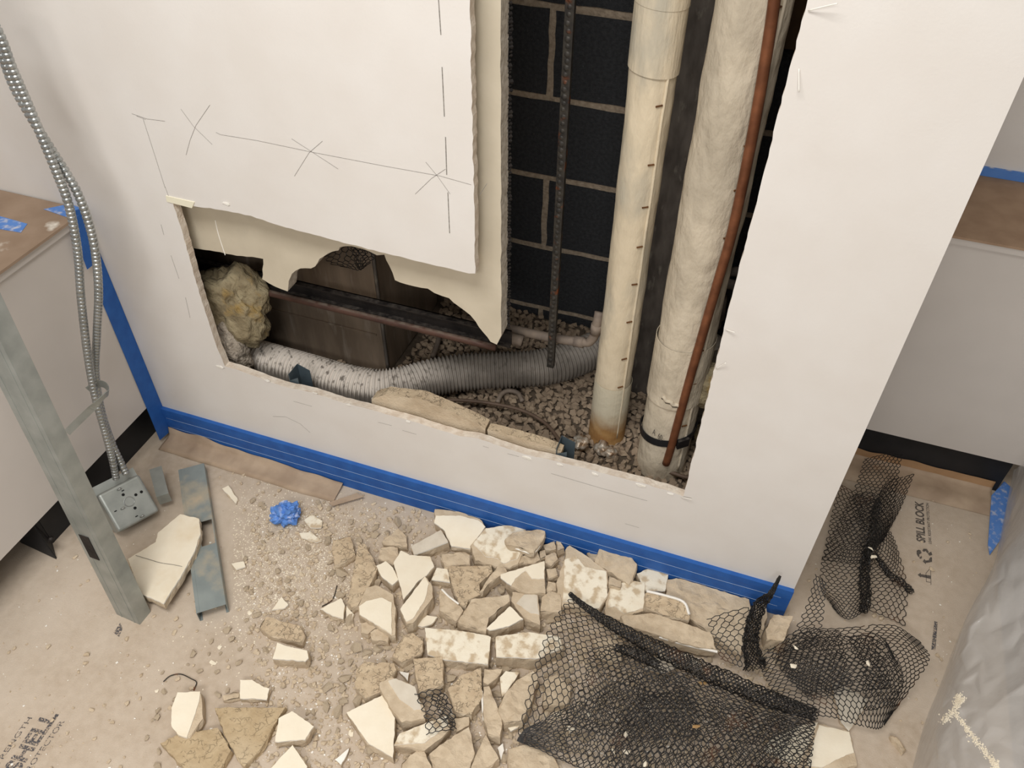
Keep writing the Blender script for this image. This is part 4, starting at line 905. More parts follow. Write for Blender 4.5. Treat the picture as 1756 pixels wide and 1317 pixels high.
frag('brown chunk under the curved brown piece', 'H', [(1450, 430), (1590, 365), (1610, 440), (1560, 470), (1450, 465)], 'brown', 0.03)
frag('dull brown chunk left of the stained cream slab', 'H', [(1610, 830), (1620, 720), (1700, 670), (1760, 700), (1770, 840)], 'brown', 0.034)
# ---- rubble pile, along the baseboard to the right
frag('large stained cream slab standing out right of mid pile', 'I', [(380, 350), (450, 325), (500, 390), (630, 420), (640, 560), (590, 640), (540, 640), (470, 600), (370, 600)], 'dust', 0.04, 0, (0, 0.1), body=[(330, 490), (385, 340), (385, 290), (410, 265), (500, 320), (635, 420), (640, 570), (590, 650), (520, 650), (340, 620)])
o = frag('layered brown block propped against the tape, white edge down', 'I', [(560, 365), (600, 255), (760, 320), (815, 380), (790, 470), (765, 500)], 'brown', 0.035, 0.012, (0, 0.25)); edge(o, 'I', [(562, 370), (660, 430), (765, 502)], 0.03)
frag('dusty cream chunk below the layered brown block', 'I', [(640, 640), (655, 525), (760, 475), (860, 490), (865, 640), (740, 675), (680, 630)], 'dust', 0.034, 0, body=[(622, 660), (650, 520), (760, 470), (862, 490), (868, 660), (800, 672), (720, 715), (630, 685)])
frag('small brown knob between stained slab and dusty chunk', 'I', [(650, 450), (720, 480), (715, 520), (645, 500)], 'brown', 0.024, 0.02)
o = frag('tilted slab end with a pale upper rim, right of the dusty chunk', 'I', [(865, 555), (890, 540), (1095, 605), (1135, 690), (1125, 715), (960, 680), (865, 630)], 'keyed', 0.028, 0.026); edge(o, 'I', [(875, 540), (980, 565), (1095, 605), (1130, 680)], 0.056, 0.003)
frag('largest brown slab lying along the baseboard by the steel mesh', 'I', [(1000, 470), (1080, 465), (1490, 590), (1500, 640), (1440, 930), (1130, 700), (990, 560)], 'brown', 0.03, 0.0, (0, 0.08))
frag('dusty chunk at the baseboard behind the tilted slab end', 'I', [(815, 435), (880, 408), (1005, 440), (985, 540), (870, 540)], 'dust', 0.03)
o = frag('long brown slab with a white lower edge beside the rolled mesh', 'I', [(720, 690), (900, 670), (1260, 790), (1290, 890), (1190, 880), (950, 810), (740, 740)], 'brown', 0.03, 0.02); edge(o, 'I', [(950, 815), (1120, 865), (1300, 905)], 0.045, 0.003)
frag('pale brown wedge at the right end of the taped baseboard', 'I', [(1590, 770), (1640, 680), (1756, 690), (1700, 840), (1600, 830)], 'brown', 0.05, 0, (0.2, 0.1))
frag('narrow pale chunk just behind the twisted mesh end', 'I', [(1530, 620), (1590, 610), (1600, 700), (1575, 780), (1530, 760)], 'brown', 0.04)
for i, (pts, lb) in enumerate((([(250, 260), (320, 240), (328, 290), (265, 300)], 'brown lump next to the tape beside the curved piece'), ([(330, 240), (350, 235), (378, 280), (340, 295)], 'small round lump against the blue tape'), ([(265, 330), (320, 300), (340, 350), (300, 390), (262, 370)], 'pitted lump left of the stained slab'), ([(270, 410), (325, 400), (338, 445), (285, 465)], 'grey-brown lump under the pitted one'), ([(280, 480), (325, 490), (330, 540), (270, 550)], 'low brown lump right of the cream strip chunk'), ([(515, 310), (585, 290), (590, 345), (545, 360)], 'dark lump between stained slab and layered block'), ([(230, 300), (262, 290), (270, 330), (235, 345)], 'little lump touching the curved brown piece'))):
    frag(lb, 'I', pts, 'brown', 0.028 if i != 1 else 0.034)
# ---- rubble pile, lower middle
frag('wide dusty cream brick in the lower middle of the pile', 'E', [(432, -15), (700, 5), (960, 50), (985, 62), (960, 290), (700, 262), (600, 252), (455, 208)], 'dust', 0.036)
frag('wide dusty cream brick half under the left end of the mesh', 'E', [(1025, 60), (1300, 20), (1560, 60), (1590, 150), (1380, 240), (1030, 225)], 'dust', 0.05)
frag('brown keyed chunk under the wide cream brick', 'E', [(335, 240), (580, 225), (585, 450), (520, 490), (380, 515)], 'keyed', 0.038)
frag('squarish keyed brown tile left of the pale grey wedge', 'A', [(560, 870), (600, 835), (730, 840), (740, 870), (700, 960), (600, 1000), (555, 950)], 'keyed', 0.024)
frag('pale grey wedge with a sharp white ridge beside the mesh scrap', 'E', [(125, 430), (190, 410), (350, 480), (410, 670), (340, 670), (220, 580)], 'grey', 0.05, 0, (0, 0.1), body=[(55, 440), (160, 398), (300, 450), (430, 660), (430, 740), (240, 775), (150, 660), (60, 500)])
frag('large cream shard pointing down at the lower middle', 'A', [(515, 1065), (680, 985), (735, 1090), (725, 1270), (610, 1200)], 'cream', 0.034)
frag('dusty cream wedge under the small mesh scrap', 'E', [(175, 965), (220, 870), (440, 780), (620, 720), (630, 790), (430, 945)], 'dust', 0.036, 0, body=[(175, 970), (220, 870), (440, 780), (620, 720), (640, 830), (580, 900), (430, 1010), (330, 990)])
frag('brown keyed lozenge right of the small mesh scrap', 'E', [(620, 500), (740, 380), (900, 320), (915, 560), (820, 710), (690, 690)], 'keyed', 0.032)
o = frag('upright brown bar with a white left edge near the mesh', 'E', [(922, 480), (970, 470), (1030, 620), (1080, 790), (1060, 905), (960, 870), (925, 760)], 'brown', 0.04); edge(o, 'E', [(910, 515), (915, 640), (925, 760)], 0.03)
frag('big rough brown slab under the left edge of the mesh', 'E', [(1040, 680), (1100, 540), (1200, 420), (1340, 345), (1385, 400), (1330, 600), (1250, 760), (1100, 780)], 'brown', 0.042)
frag('cream sliver behind the rough brown slab', 'E', [(1060, 400), (1110, 345), (1220, 360), (1180, 430), (1080, 560)], 'dust', 0.03)
frag('brown chip below the gap between the two cream bricks', 'E', [(930, 330), (1080, 330), (1050, 390), (960, 460), (920, 440)], 'brown', 0.032)
frag('large brown slab at the bottom edge below the lozenge', 'E', [(470, 1040), (680, 880), (800, 815), (850, 1030), (800, 1180), (510, 1180)], 'brown', 0.034)
frag('pointed brown slab right of the bottom brown slab', 'E', [(820, 1140), (940, 870), (1050, 1080), (960, 1150), (830, 1190)], 'brown', 0.034)
frag('brown rounded slab at the bottom below the dusty cream wedge', 'E', [(240, 1120), (400, 980), (440, 1040), (490, 1170), (300, 1210), (230, 1210)], 'brown', 0.028)
frag('small brown block under the lozenge', 'E', [(680, 740), (800, 730), (800, 800), (700, 850)], 'brown', 0.024)
frag('white plaster flake standing by the pointed brown slab', 'E', [(1040, 990), (1085, 950), (1095, 1010), (1070, 1090)], 'white', 0.012, name='plaster_chip')
frag('tiny white triangle above the pale grey wedge', 'E', [(220, 350), (300, 362), (290, 430)], 'white', 0.014, name='plaster_chip')
frag('flat brown slab at the bottom edge below the mesh corner', 'E', [(1130, 1000), (1300, 950), (1500, 1040), (1560, 1170), (1130, 1210)], 'brown', 0.022)
frag('cream tip showing below the rough brown slab', 'E', [(1100, 790), (1240, 760), (1210, 820), (1150, 850)], 'dust', 0.02)
frag('keyed brown lump left of the wide cream brick', 'E', [(160, 220), (250, 50), (330, 30), (420, 100), (400, 200), (240, 270)], 'keyed', 0.03)
# ---- under and beside the mesh at the right
frag('large bright cream slab poking out below the mesh at the bottom right', 'G', [(380, 1300), (460, 1045), (650, 1090), (680, 1220), (600, 1250), (480, 1312)], 'cream', 0.012, body=[(300, 1330), (400, 1060), (460, 1040), (652, 1088), (684, 1222), (700, 1300), (480, 1340)])
frag('pale shard seen through the mesh dome at the right', 'G', [(540, 770), (600, 790), (760, 880), (740, 950), (650, 1080), (600, 1020)], 'grey', 0.016)
frag('cream slab half hidden under the lower right of the mesh', 'B', [(1250, 1190), (1300, 1130), (1420, 1070), (1530, 1050), (1470, 1190), (1430, 1270)], 'cream', 0.012)
frag('brown chunk seen through the mesh near its upper left', 'B', [(400, 630), (560, 630), (540, 760), (430, 740)], 'brown', 0.03)
frag('pale chunk framed by the hole in the mesh', 'B', [(660, 780), (740, 700), (830, 770), (760, 800)], 'grey', 0.034)
frag('brown lump under the mesh below the cream brick', 'B', [(160, 830), (220, 810), (290, 880), (270, 960), (150, 970)], 'brown', 0.03)
frag('dark brown shard on the floor below the mesh dome', 'G', [(910, 1110), (950, 1120), (1010, 1200), (990, 1220)], 'brown', 0.012)
o = FR[0]; V = []; F = []
tube('pencil_line', sm([wz(p, zz_) for zz_, p in zip((0.030, 0.036, 0.042, 0.048, 0.053), cp('L', [(440, 628), (480, 640), (520, 652), (560, 658), (590, 664)]))], 0.006), 0.0006, M['pencil'], o, 4)
# ---- small pale lumps lying loose on the steel mesh
random.seed(5)

# ================================================================== LOOSE CRUMBS
CM = [nugget_mesh('plaster_crumb', 20 + k, M['brown'], 0.6) for k in range(7)]
CW = [nugget_mesh('plaster_crumb', 40 + k, M['cream'], 0.25) for k in range(3)]
PILE = [(560, 905), (640, 880), (740, 885), (950, 925), (1150, 1000), (1330, 1060), (1340, 1110), (1150, 1200), (900, 1317), (640, 1317), (590, 1240), (520, 1180), (560, 1100)]
TAPER = [(150, 830), (560, 860), (620, 900), (560, 1100), (640, 1317), (250, 1317), (230, 1180), (400, 1050), (400, 900)]
polys = [[(pj(o.matrix_world @ v.co if False else (o.location + v.co)))[:2] for v in o.data.vertices][:0] for o in FR]
def bbs():
    out = []
    for o in FR:
        xs = [v.co.x for v in o.data.vertices]; ys = [v.co.y for v in o.data.vertices]
        out.append((o.location.x + min(xs), o.location.x + max(xs), o.location.y + min(ys), o.location.y + max(ys)))
    return out
BBS = bbs()
def free(x, y, mg):
    for (a, b, c_, d) in BBS:
        cx_, cy_ = (a + b) / 2, (c_ + d) / 2
        if ((x - cx_) / ((b - a) / 2 * mg)) ** 2 + ((y - cy_) / ((d - c_) / 2 * mg)) ** 2 < 1: return False
    return True
crumbs = []; tries = 0
while len(crumbs) < 290 and tries < 20000:
    tries += 1
    if random.random() < 0.74: px, py = random.uniform(555, 1340), random.uniform(890, 1317); ok = inside((px, py), PILE); pile = True
    else: px, py = random.uniform(150, 640), random.uniform(830, 1317); ok = inside((px, py), TAPER); pile = False
    if not ok: continue
    p = wz((px, py), 0.004)
    if p.y > -0.025 or p.x < -1.3: continue
    r = random.uniform(0.006, 0.015) if pile else random.uniform(0.004, 0.010)
    if not free(p.x, p.y, 0.80 if pile else 1.05): continue
    if any((p.x - q[0]) ** 2 + (p.y - q[1]) ** 2 < (0.8 * (r + q[3])) ** 2 for q in crumbs): continue
    crumbs.append((p.x, p.y, 0, r, pile))
for i, (x, y, z, r, pile) in enumerate(crumbs):
    wht = random.random() < 0.10
    o = bpy.data.objects.new('plaster_crumb', CW[i % 3] if wht else CM[i % 7]); COL.objects.link(o)
    rx_, ry_ = random.uniform(.8, 1.3), random.uniform(.7, 1.1); o.scale = (r * rx_, r * ry_, r * 0.9); o.location = (x, y, r * (0.22 if wht else 0.5)); o.rotation_euler = (0, 0, random.uniform(0, 6.28))
    if pile: tag(o, 'pale cream flake lying among the heaped plaster rubble' if wht else 'small brown crumb among the heaped plaster rubble', 'plaster crumb', 'cream flakes in the rubble heap' if wht else 'brown crumbs in the rubble heap')
    else: tag(o, 'tiny cream flake scattered on the open dusty floor' if wht else 'tiny brown crumb scattered on the open dusty floor', 'plaster crumb', 'cream flakes on the open floor' if wht else 'brown crumbs on the open floor')
# uncountable grit and white flecks
def grit(n, rmin, rmax, pw, src):
    it = []
    while len(it) < n:
        if random.random() < pw: px, py = random.uniform(430, 1345), random.uniform(870, 1330)
        else: px, py = random.uniform(-20, 1700), random.uniform(800, 1330)
        p = wz((px, py), 0)
        if p.y > -0.015 and p.x < XR + 0.01: continue
        if p.x < XL + 0.0 or p.x > 0.70 or p.y > 0.52: continue
        if px < 430 and random.random() < 0.5: continue
        if px > 1400 and random.random() < 0.8: continue
        r = rmin + (rmax - rmin) * random.random() ** 2.5; it.append((p.x, p.y, r * 0.4, r))
    return many(it, src)
SRC = [([v.co.copy() for v in me.vertices], [tuple(p.vertices) for p in me.polygons]) for me in CM]
SRW = [([v.co.copy() for v in me.vertices], [tuple(p.vertices) for p in me.polygons]) for me in CW]
V, F = grit(8500, 0.0012, 0.0075, 0.78, SRC); o = mesh('plaster_grit', V, F, M['brown']); tag(o, 'fine brown plaster grit strewn over the floor', 'grit', kind='stuff')
V, F = grit(2600, 0.0009, 0.0032, 0.55, SRW); 
it = []
while len(it) < 5200:
    px, py = random.gauss(500, 90), random.gauss(960, 75)
    p = wz((px, py), 0)
    if p.y > -0.03 or p.x < -1.2 or (px < 400 and py < 1060): continue
    r = random.uniform(0.0006, 0.0022); it.append((p.x, p.y, r * 0.2, r))
V3, F3 = many(it, SRW); o = mesh('plaster_dust', V3, F3, M['cream']); tag(o, 'cream plaster dust sprinkled left of the rubble', 'dust', kind='stuff')
o = mesh('white_flecks', V, F, M['white']); tag(o, 'fine white paint flecks strewn over the floor', 'dust', kind='stuff')

# ================================================================== EXPANDED METAL LATH
def net_layer(rows, cell=0.0135, r=0.0009, wob=0.003, sd=0.0, rel=None, drop=0.03, flipuv=False):
    """honeycomb of steel strands laid over a smooth surface through the control points (pixel x, y, height)"""
    G = [[wz(p, p[2]) for p in row] for row in rows]
    if flipuv: G = [list(c) for c in zip(*G)]
    nr, nc = len(G), len(G[0])
    Lu = sum((G[j][i + 1] - G[j][i]).length for j in range(nr) for i in range(nc - 1)) / nr
    Lv = sum((G[j + 1][i] - G[j][i]).length for j in range(nr - 1) for i in range(nc)) / nc
    def c1(a, t):
        n = len(a) - 1; t = min(max(t, 0.0), 1.0) * n; i = min(int(t), n - 1); f = t - i
        p0 = a[i - 1] if i > 0 else a[0] * 2 - a[1]; p3 = a[i + 2] if i + 2 <= n else a[n] * 2 - a[n - 1]
        return crom(p0, a[i], a[i + 1], p3, f)
    def S(u, v): return c1([c1(row, u) for row in G], v)
    nu = max(3, int(Lu / (cell * 0.5))); b = cell * 0.62; nv = max(2, int(Lv / b))
    PT = {}
    for j in range(nv + 1):
        for k in range(nu + 1):
            d = 0.26 if (k + j) % 2 else -0.26
            u = k / nu + random.uniform(-.06, .06) / nu; v = (j + d + random.uniform(-.05, .05)) / nv
            p = S(u, v); p = p + Vector((0, 0, wob * noise.noise(p * 28 + Vector((sd, 0, 0)))))
            if p.z < 0.0015: p.z = 0.0015
            PT[(k, j)] = p
    E = []
    for j in range(nv + 1):
        for k in range(nu):
            if random.random() > drop: E.append((PT[(k, j)], PT[(k + 1, j)]))
        if j < nv:
            for k in range(nu + 1):
                if (k + j) % 2: E.append((PT[(k, j)], PT[(k, j + 1)]))
    return E, r
def net_mesh(name, layers, parent):
    V = []; F = []
    for E, r in layers:
        for a, b in E:
            d = b - a
            if d.length < 1e-5: continue
            d.normalize(); u = d.cross(Vector((0.1, 0.2, 1))).normalized(); w_ = d.cross(u); n = len(V)
            for q in (a - d * r * 0.5, b + d * r * 0.5):
                for (x, y) in ((1, 0.0), (-0.5, 0.87), (-0.5, -0.87)): V.append(q + u * r * x * 1.15 + w_ * r * y)
            F += [(n, n + 1, n + 4, n + 3), (n + 1, n + 2, n + 5, n + 4), (n + 2, n, n + 3, n + 5)]
    o = mesh(name, V, F, M['lath'], parent)
    o['kind'] = 'stuff' if False else 'part'; del o['kind']
    return o
n1 = empty('metal_lath', wz((1150, 1230), 0.02)); tag(n1, 'largest sheet of black expanded metal lath with a rolled upper edge, in the foreground', 'metal mesh')
net_mesh('mesh_sheet', [net_layer([[(980, 1022, .055), (1080, 1085, .075), (1180, 1130, .08), (1290, 1175, .075), (1400, 1212, .06)],
                                   [(945, 1070, .062), (1050, 1130, .068), (1160, 1170, .065), (1275, 1215, .06), (1397, 1250, .045)],
                                   [(915, 1150, .062), (1020, 1200, .062), (1140, 1230, .06), (1265, 1262, .05), (1394, 1290, .03)],
                                   [(888, 1260, .045), (1000, 1318, .036), (1120, 1345, .03), (1260, 1350, .03), (1385, 1345, .025)]], 0.0138, 0.00092, 0.006, 1)], n1)
net_mesh('folded_layer', [net_layer([[(900, 1250, .05), (1010, 1195, .07), (1110, 1150, .08), (1230, 1165, .085), (1400, 1215, .065)],
                                     [(890, 1262, .045), (1020, 1250, .062), (1130, 1230, .066), (1250, 1240, .06), (1394, 1262, .05)],
                                     [(887, 1268, .04), (1005, 1322, .036), (1120, 1352, .032), (1260, 1357, .03), (1387, 1352, .026)]], 0.0135, 0.00092, 0.008, 4),
                          net_layer([[(1010, 1110, .07), (1080, 1110, .075), (1130, 1140, .08), (1180, 1165, .08)], [(1000, 1170, .066), (1060, 1190, .066), (1120, 1200, .066), (1190, 1200, .07)], [(960, 1240, .055), (1040, 1260, .055), (1120, 1270, .055), (1200, 1260, .06)]], 0.0130, 0.00092, 0.008, 9),
                          net_layer([[(1090, 1190, .05), (1180, 1190, .05), (1290, 1215, .05), (1370, 1240, .04)], [(1060, 1250, .04), (1160, 1250, .045), (1270, 1265, .04), (1350, 1280, .03)], [(1030, 1310, .03), (1140, 1330, .03), (1250, 1335, .028), (1330, 1335, .025)]], 0.0125, 0.00092, 0.01, 19)], n1)
def roll(path, rads, cell=0.016, r=0.0009, turns=1.0, jit=0.15):
    P = sm([wz(p, p[2]) for p in path], 0.004); T, N = frames(P); n = len(P); E = []
    na = max(5, int(2 * math.pi * max(rads) / (cell * 0.8))); PT = {}
    for i in range(n):
        f = i / (n - 1) * (len(rads) - 1); k = min(int(f), len(rads) - 2); rr = rads[k] + (rads[k + 1] - rads[k]) * (f - k); B = T[i].cross(N[i])
        for a in range(na):
            an = 2 * math.pi * (a + 0.5 * (i % 2)) / na * turns; q = rr * (1 + random.uniform(-jit, jit))
            PT[(i, a)] = P[i] + N[i] * math.cos(an) * q + B * math.sin(an) * q
    for i in range(n - 1):
        for a in range(na):
            E.append((PT[(i, a)], PT[(i + 1, a)])); E.append((PT[(i, a)], PT[(i + 1, (a - 1 if i % 2 == 0 else a + 1) % na)]))
    return E, r
net_mesh('rolled_edge', [roll([(977, 1018, .055), (1010, 1045, .066), (1080, 1088, .085), (1190, 1142, .09), (1290, 1186, .082), (1345, 1208, .07), (1400, 1226, .055)], [0.004, 0.009, 0.014, 0.017, 0.018, 0.016, 0.010]),
                         roll([(1055, 1110, .075), (1090, 1120, .08), (1130, 1142, .085)], [0.006, 0.014, 0.008])], n1)
n2 = empty('metal_lath', wz((1470, 1170), 0.01)); tag(n2, 'domed tangle of black expanded metal lath at the foot of the wall corner', 'metal mesh')
net_mesh('mesh_sheet', [net_layer([[(1300, 1130, .03), (1370, 1085, .06), (1450, 1076, .07), (1530, 1072, .07), (1578, 1100, .05)],
                                   [(1310, 1160, .04), (1380, 1130, .08), (1460, 1120, .10), (1540, 1108, .09), (1594, 1128, .05)],
                                   [(1330, 1190, .04), (1400, 1170, .07), (1470, 1170, .09), (1530, 1160, .08), (1572, 1168, .04)],
                                   [(1370, 1225, .03), (1430, 1232, .045), (1480, 1245, .045), (1508, 1250, .025), (1524, 1232, .01)]], 0.0135, 0.00092, 0.006, 2)], n2)
net_mesh('inner_layer', [net_layer([[(1330, 1125, .03), (1390, 1095, .045), (1460, 1090, .05), (1500, 1092, .05)], [(1350, 1160, .03), (1410, 1150, .05), (1475, 1145, .06), (1520, 1140, .05)], [(1390, 1200, .02), (1435, 1190, .04), (1490, 1185, .05), (1530, 1180, .03)]], 0.0125, 0.00092, 0.01, 6),
                         net_layer([[(1310, 1115, .02), (1370, 1080, .03), (1440, 1080, .03)], [(1340, 1150, .03), (1400, 1140, .04), (1450, 1130, .04)], [(1380, 1190, .03), (1420, 1185, .04), (1460, 1170, .04)]], 0.0125, 0.00092, 0.012, 12),
                         net_layer([[(1455, 1090, .05), (1500, 1085, .06), (1530, 1120, .05)], [(1480, 1150, .05), (1520, 1150, .05), (1550, 1165, .04)], [(1480, 1220, .03), (1510, 1215, .03), (1535, 1205, .02)]], 0.0125, 0.00092, 0.012, 15)], n2)
net_mesh('standing_strip', [net_layer([[(1398, 985, .13), (1416, 1000, .13)], [(1386, 1030, .11), (1414, 1035, .11)], [(1366, 1075, .075), (1410, 1070, .08)], [(1342, 1118, .04), (1402, 1108, .05)]], 0.0135, 0.00092, 0.003, 3)], n2)
net_mesh('twisted_strip', [roll([(1338, 988, .17), (1322, 1018, .15), (1302, 1040, .12), (1290, 1075, .09), (1288, 1110, .06), (1296, 1145, .035)], [0.002, 0.005, 0.012, 0.013, 0.015, 0.022], 0.010, 0.0009, 1.0, 0.3)], n2)
net_mesh('flag_piece', [net_layer([[(1212, 1062, .06), (1245, 1050, .075), (1284, 1040, .085)], [(1224, 1098, .05), (1250, 1095, .058), (1280, 1092, .065)], [(1236, 1130, .032), (1255, 1138, .035), (1272, 1145, .035)]], 0.0150, 0.00092, 0.002, 5)], n2)
n3 = empty('metal_lath', wz((1480, 950), 0.0)); tag(n3, 'upper black lath sheet lying beside the chase corner in the right recess', 'metal mesh')
net_mesh('mesh_sheet', [net_layer([[(1482, 788, .09), (1515, 780, .10), (1547, 780, .09)], [(1468, 830, .06), (1505, 836, .08), (1538, 836, .05)], [(1440, 890, .04), (1482, 890, .075), (1530, 888, .03)], [(1412, 950, .03), (1460, 958, .06), (1502, 958, .03)], [(1408, 1005, .02), (1450, 1014, .05), (1490, 1008, .03)], [(1428, 1042, .01), (1455, 1062, .02), (1482, 1048, .03)]], 0.0135, 0.00092, 0.006, 7)], n3)
net_mesh('folded_layer', [net_layer([[(1495, 870, .06), (1522, 828, .06), (1568, 812, .045)], [(1488, 920, .06), (1515, 890, .055), (1546, 868, .025)], [(1480, 970, .05), (1500, 940, .045), (1516, 925, .02)]], 0.0135, 0.00092, 0.004, 8),
                          net_layer([[(1440, 830, .02), (1475, 850, .05), (1510, 860, .07)], [(1425, 890, .02), (1465, 900, .05), (1505, 905, .06)], [(1410, 960, .02), (1450, 965, .04), (1495, 970, .05)]], 0.0130, 0.00092, 0.01, 11),
                          net_layer([[(1462, 850, .07), (1490, 845, .09), (1510, 860, .08)], [(1470, 890, .07), (1495, 890, .08), (1512, 900, .07)], [(1480, 950, .05), (1495, 955, .06), (1505, 960, .05)]], 0.011, 0.0009, 0.012, 14)], n3)
net_mesh('side_lobe', [net_layer([[(1500, 930, .04), (1515, 915, .03), (1527, 912, .02)], [(1502, 962, .05), (1528, 960, .035), (1541, 945, .02)], [(1490, 1000, .05), (1528, 1000, .025), (1556, 1005, .012)], [(1486, 1045, .03), (1520, 1060, .012), (1552, 1075, .008)]], 0.0140, 0.00092, 0.004, 10),
                       roll([(1500, 950, .05), (1525, 985, .04), (1548, 1000, .03), (1564, 1016, .012)], [0.004, 0.006, 0.007, 0.006], 0.010, 0.0009, 1.0, 0.3),
                       roll([(1488, 940, .06), (1482, 985, .06), (1484, 1030, .045), (1478, 1050, .03)], [0.006, 0.010, 0.011, 0.008], 0.010, 0.0009, 1.0, 0.35)], n3)
n4 = empty('metal_lath', wz((745, 1220), 0.05)); tag(n4, 'small scrap of black lath lying over the pale grey wedge', 'metal mesh')
net_mesh('mesh_sheet', [net_layer([[(711, 1191, .058), (735, 1184, .06), (759, 1181, .05)], [(722, 1215, .058), (748, 1210, .056), (773, 1206, .045)], [(728, 1232, .056), (755, 1232, .052), (782, 1232, .042)], [(731, 1260, .048), (752, 1254, .05), (778, 1252, .042)]], 0.0140, 0.00092, 0.003, 16),
                        net_layer([[(735, 1190, .05), (760, 1188, .05)], [(748, 1212, .05), (772, 1215, .048)], [(755, 1232, .046), (783, 1250, .035)]], 0.012, 0.0009, 0.006, 17)], n4)
# curled scrap of lath hanging in the notch of the plaster
def ynet(rows, y, cell, sd):
    global wz
    keep = wz; wz = lambda p, z=0.0: wy(p, y + p[2]) if len(p) > 2 else keep(p, z)
    r = net_layer(rows, cell, 0.0009, 0.0, sd); wz = keep; return r
n5 = empty('metal_lath', wy((605, 440), 0.11)); tag(n5, 'curled black lath scrap hanging in the notch of the broken plaster', 'metal mesh')
net_mesh('mesh_sheet', [ynet([[(556, 440, 0), (585, 425, 0), (612, 418, 0), (645, 432, 0)], [(565, 452, 0.01), (592, 448, -0.012), (618, 446, -0.016), (640, 446, 0)], [(590, 458, 0.012), (600, 460, 0), (616, 464, -0.01), (628, 456, 0)]], 0.105, 0.015, 21),
                        ynet([[(600, 420, 0.01), (615, 420, 0.0), (630, 425, 0)], [(606, 440, 0.0), (616, 440, -0.02), (630, 440, 0)], [(612, 460, 0.01), (618, 462, 0), (622, 460, 0)]], 0.10, 0.012, 22)], n5)
# pale lumps on the mesh
for i, (px, hh, lb) in enumerate((((979, 1250), .05, 'flat pale lump on the left of the large mesh'), ((1074, 1259), .055, 'round pale lump on the lower middle of the large mesh'), ((1051, 1290), .045, 'pale lump near the bottom of the large mesh, left of two'), ((1074, 1290), .045, 'pale lump near the bottom of the large mesh, right of two'), ((1104, 1310), .04, 'long pale lump at the bottom edge of the large mesh'),
                                   ((1364, 1108), .085, 'pale lump on the mesh tangle behind the rolled edge'), ((1361, 1142), .07, 'lower pale lump on the mesh tangle behind the rolled edge'), ((1490, 1137), .105, 'cream lump on top of the mesh dome'), ((1494, 942), .075, 'upper of two pale lumps caught in the lath by the chase corner'), ((1498, 955), .07, 'lower of two pale lumps caught in the lath by the chase corner'))):
    o = bpy.data.objects.new('plaster_lump', CW[i % 3].copy() if False else CW[i % 3]); COL.objects.link(o); o.location = wz(px, hh); o.scale = (0.0085, 0.0065, 0.012); o.rotation_euler = (0.15, 0.1, i * 1.1); tag(o, lb, 'plaster lump')

for px, lb in (((1205, 1172), 'orange rust-stained scrap on the upper middle of the large mesh'), ((1195, 1246), 'orange rust-stained scrap on the centre of the large mesh')):
    o = bpy.data.objects.new('rust_scrap', nugget_mesh('rust_scrap', px[0], M['rustwrap'], 0.3)); COL.objects.link(o); o.location = wz(px, 0.075); o.scale = (0.010, 0.005, 0.006); o.rotation_euler = (0, 0, 0.4); tag(o, lb, 'scrap')
# ================================================================== PLASTIC SHEET AT THE RIGHT
rows = [[(1738, 806, .10), (1760, 790, .20), (1800, 770, .30), (1860, 760, .34)], [(1718, 905, .02), (1738, 880, .16), (1790, 860, .30), (1850, 850, .34)],
        [(1697, 1000, .015), (1708, 965, .17), (1760, 950, .27), (1840, 930, .33)], [(1650, 1075, .02), (1668, 1050, .18), (1730, 1060, .24), (1820, 1040, .32)],
        [(1612, 1175, .015), (1640, 1150, .17), (1700, 1160, .24), (1800, 1140, .33)], [(1586, 1240, .012), (1620, 1225, .16), (1680, 1240, .25), (1780, 1230, .33)], [(1562, 1330, .01), (1600, 1325, .15), (1660, 1330, .25), (1770, 1330, .33)], [(1545, 1420, .01), (1590, 1420, .14), (1650, 1430, .25), (1760, 1430, .33)]]
G = [[wz(p, p[2]) for p in r_] for r_ in rows]
def c1(a, t):
    n = len(a) - 1; t = min(max(t, 0.0), 1.0) * n; i = min(int(t), n - 1); f = t - i
    p0 = a[i - 1] if i > 0 else a[0] * 2 - a[1]; p3 = a[i + 2] if i + 2 <= n else a[n] * 2 - a[n - 1]
    return crom(p0, a[i], a[i + 1], p3, f)
V = []; F = []; nu, nv = 11, 30
random.seed(31)
for j in range(nv + 1):
    for i in range(nu + 1):
        ju = random.uniform(-.32, .32) if 0 < i < nu else 0; jv = random.uniform(-.32, .32) if 0 < j < nv else 0
        p = c1([c1(r_, (i + ju) / nu) for r_ in G], (j + jv) / nv)
        if i > 0: p = p + Vector((-0.4, -0.5, 0.75)) * (random.uniform(-1, 1) * 0.007 + 0.022 * noise.noise(p * 6)) * min(1, i / 2)
        p.z = max(p.z, 0.006); V.append(p)
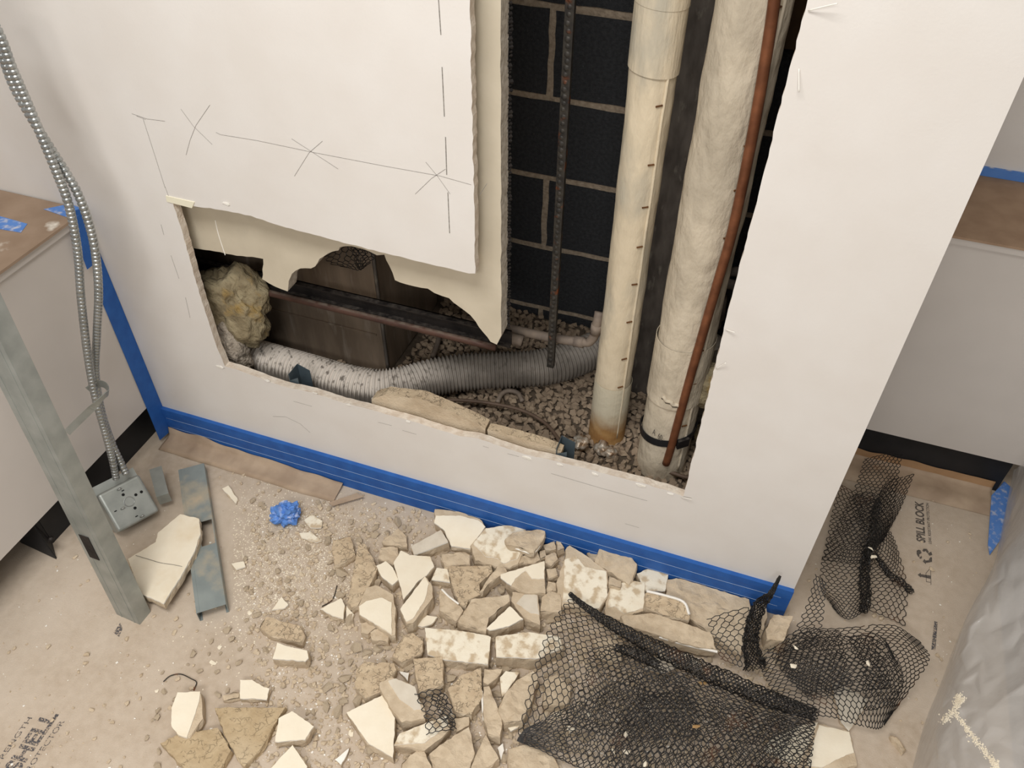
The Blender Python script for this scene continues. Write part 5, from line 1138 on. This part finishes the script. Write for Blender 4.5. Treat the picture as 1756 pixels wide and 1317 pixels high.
for j in range(nv):
    for i in range(nu):
        a = j * (nu + 1) + i; q = (a, a + 1, a + nu + 2, a + nu + 1)
        F += [(q[0], q[1], q[2]), (q[0], q[2], q[3])] if random.random() < 0.5 else [(q[0], q[1], q[3]), (q[1], q[2], q[3])]
o = mesh('plastic_sheet', V, F, M['plastic'], smooth=True); tag(o, 'crinkled translucent plastic sheet draped at the right edge', 'plastic sheet')
bm = bmesh.new(); bm.from_mesh(o.data)
bmesh.ops.subdivide_edges(bm, edges=bm.edges[:], cuts=3, use_grid_fill=True, smooth=0.12)
for v in bm.verts: v.co += Vector((0, 0, 1)) * 0.0012 * noise.noise(v.co * 45)
bm.to_mesh(o.data); bm.free(); o.data.polygons.foreach_set('use_smooth', [True] * len(o.data.polygons))
V = [v.co + o.location for v in o.data.vertices]; F = [tuple(p.vertices) for p in o.data.polygons]
PS = o
# carton hidden under the sheet
bx = box('covered_carton', (0.72, -0.75, 0.0), (1.25, 0.30, 0.19), M['lam']); tag(bx, 'pale grey box dimly seen under the plastic sheet', 'box')
# sawdust lying in a fold of the sheet
it = []
from mathutils.bvhtree import BVHTree
bv = BVHTree.FromPolygons([tuple(v) for v in V], F)
seg = [((1645, 1190), (1640, 1215), 5), ((1640, 1215), (1618, 1238), 7), ((1640, 1225), (1665, 1260), 5), ((1665, 1260), (1700, 1300), 6), ((1700, 1300), (1715, 1330), 5), ((1640, 1205), (1652, 1200), 5)]
for a, b, s in seg:
    for k in range(170):
        t_ = random.random(); px = a[0] + (b[0] - a[0]) * t_ + random.gauss(0, s * 0.6); py = a[1] + (b[1] - a[1]) * t_ + random.gauss(0, s * 0.4)
        hit = bv.ray_cast(CAM, ray(px, py).normalized())
        if hit[0]: r_ = random.uniform(0.0008, 0.0022); it.append((hit[0].x, hit[0].y, hit[0].z + r_ * 0.4, r_))
if it:
    V2, F2 = many(it, SRC); o = mesh('sawdust', V2, F2, M['cream']); tag(o, 'streak of pale sawdust caught in a fold of the plastic sheet', 'sawdust', kind='stuff')
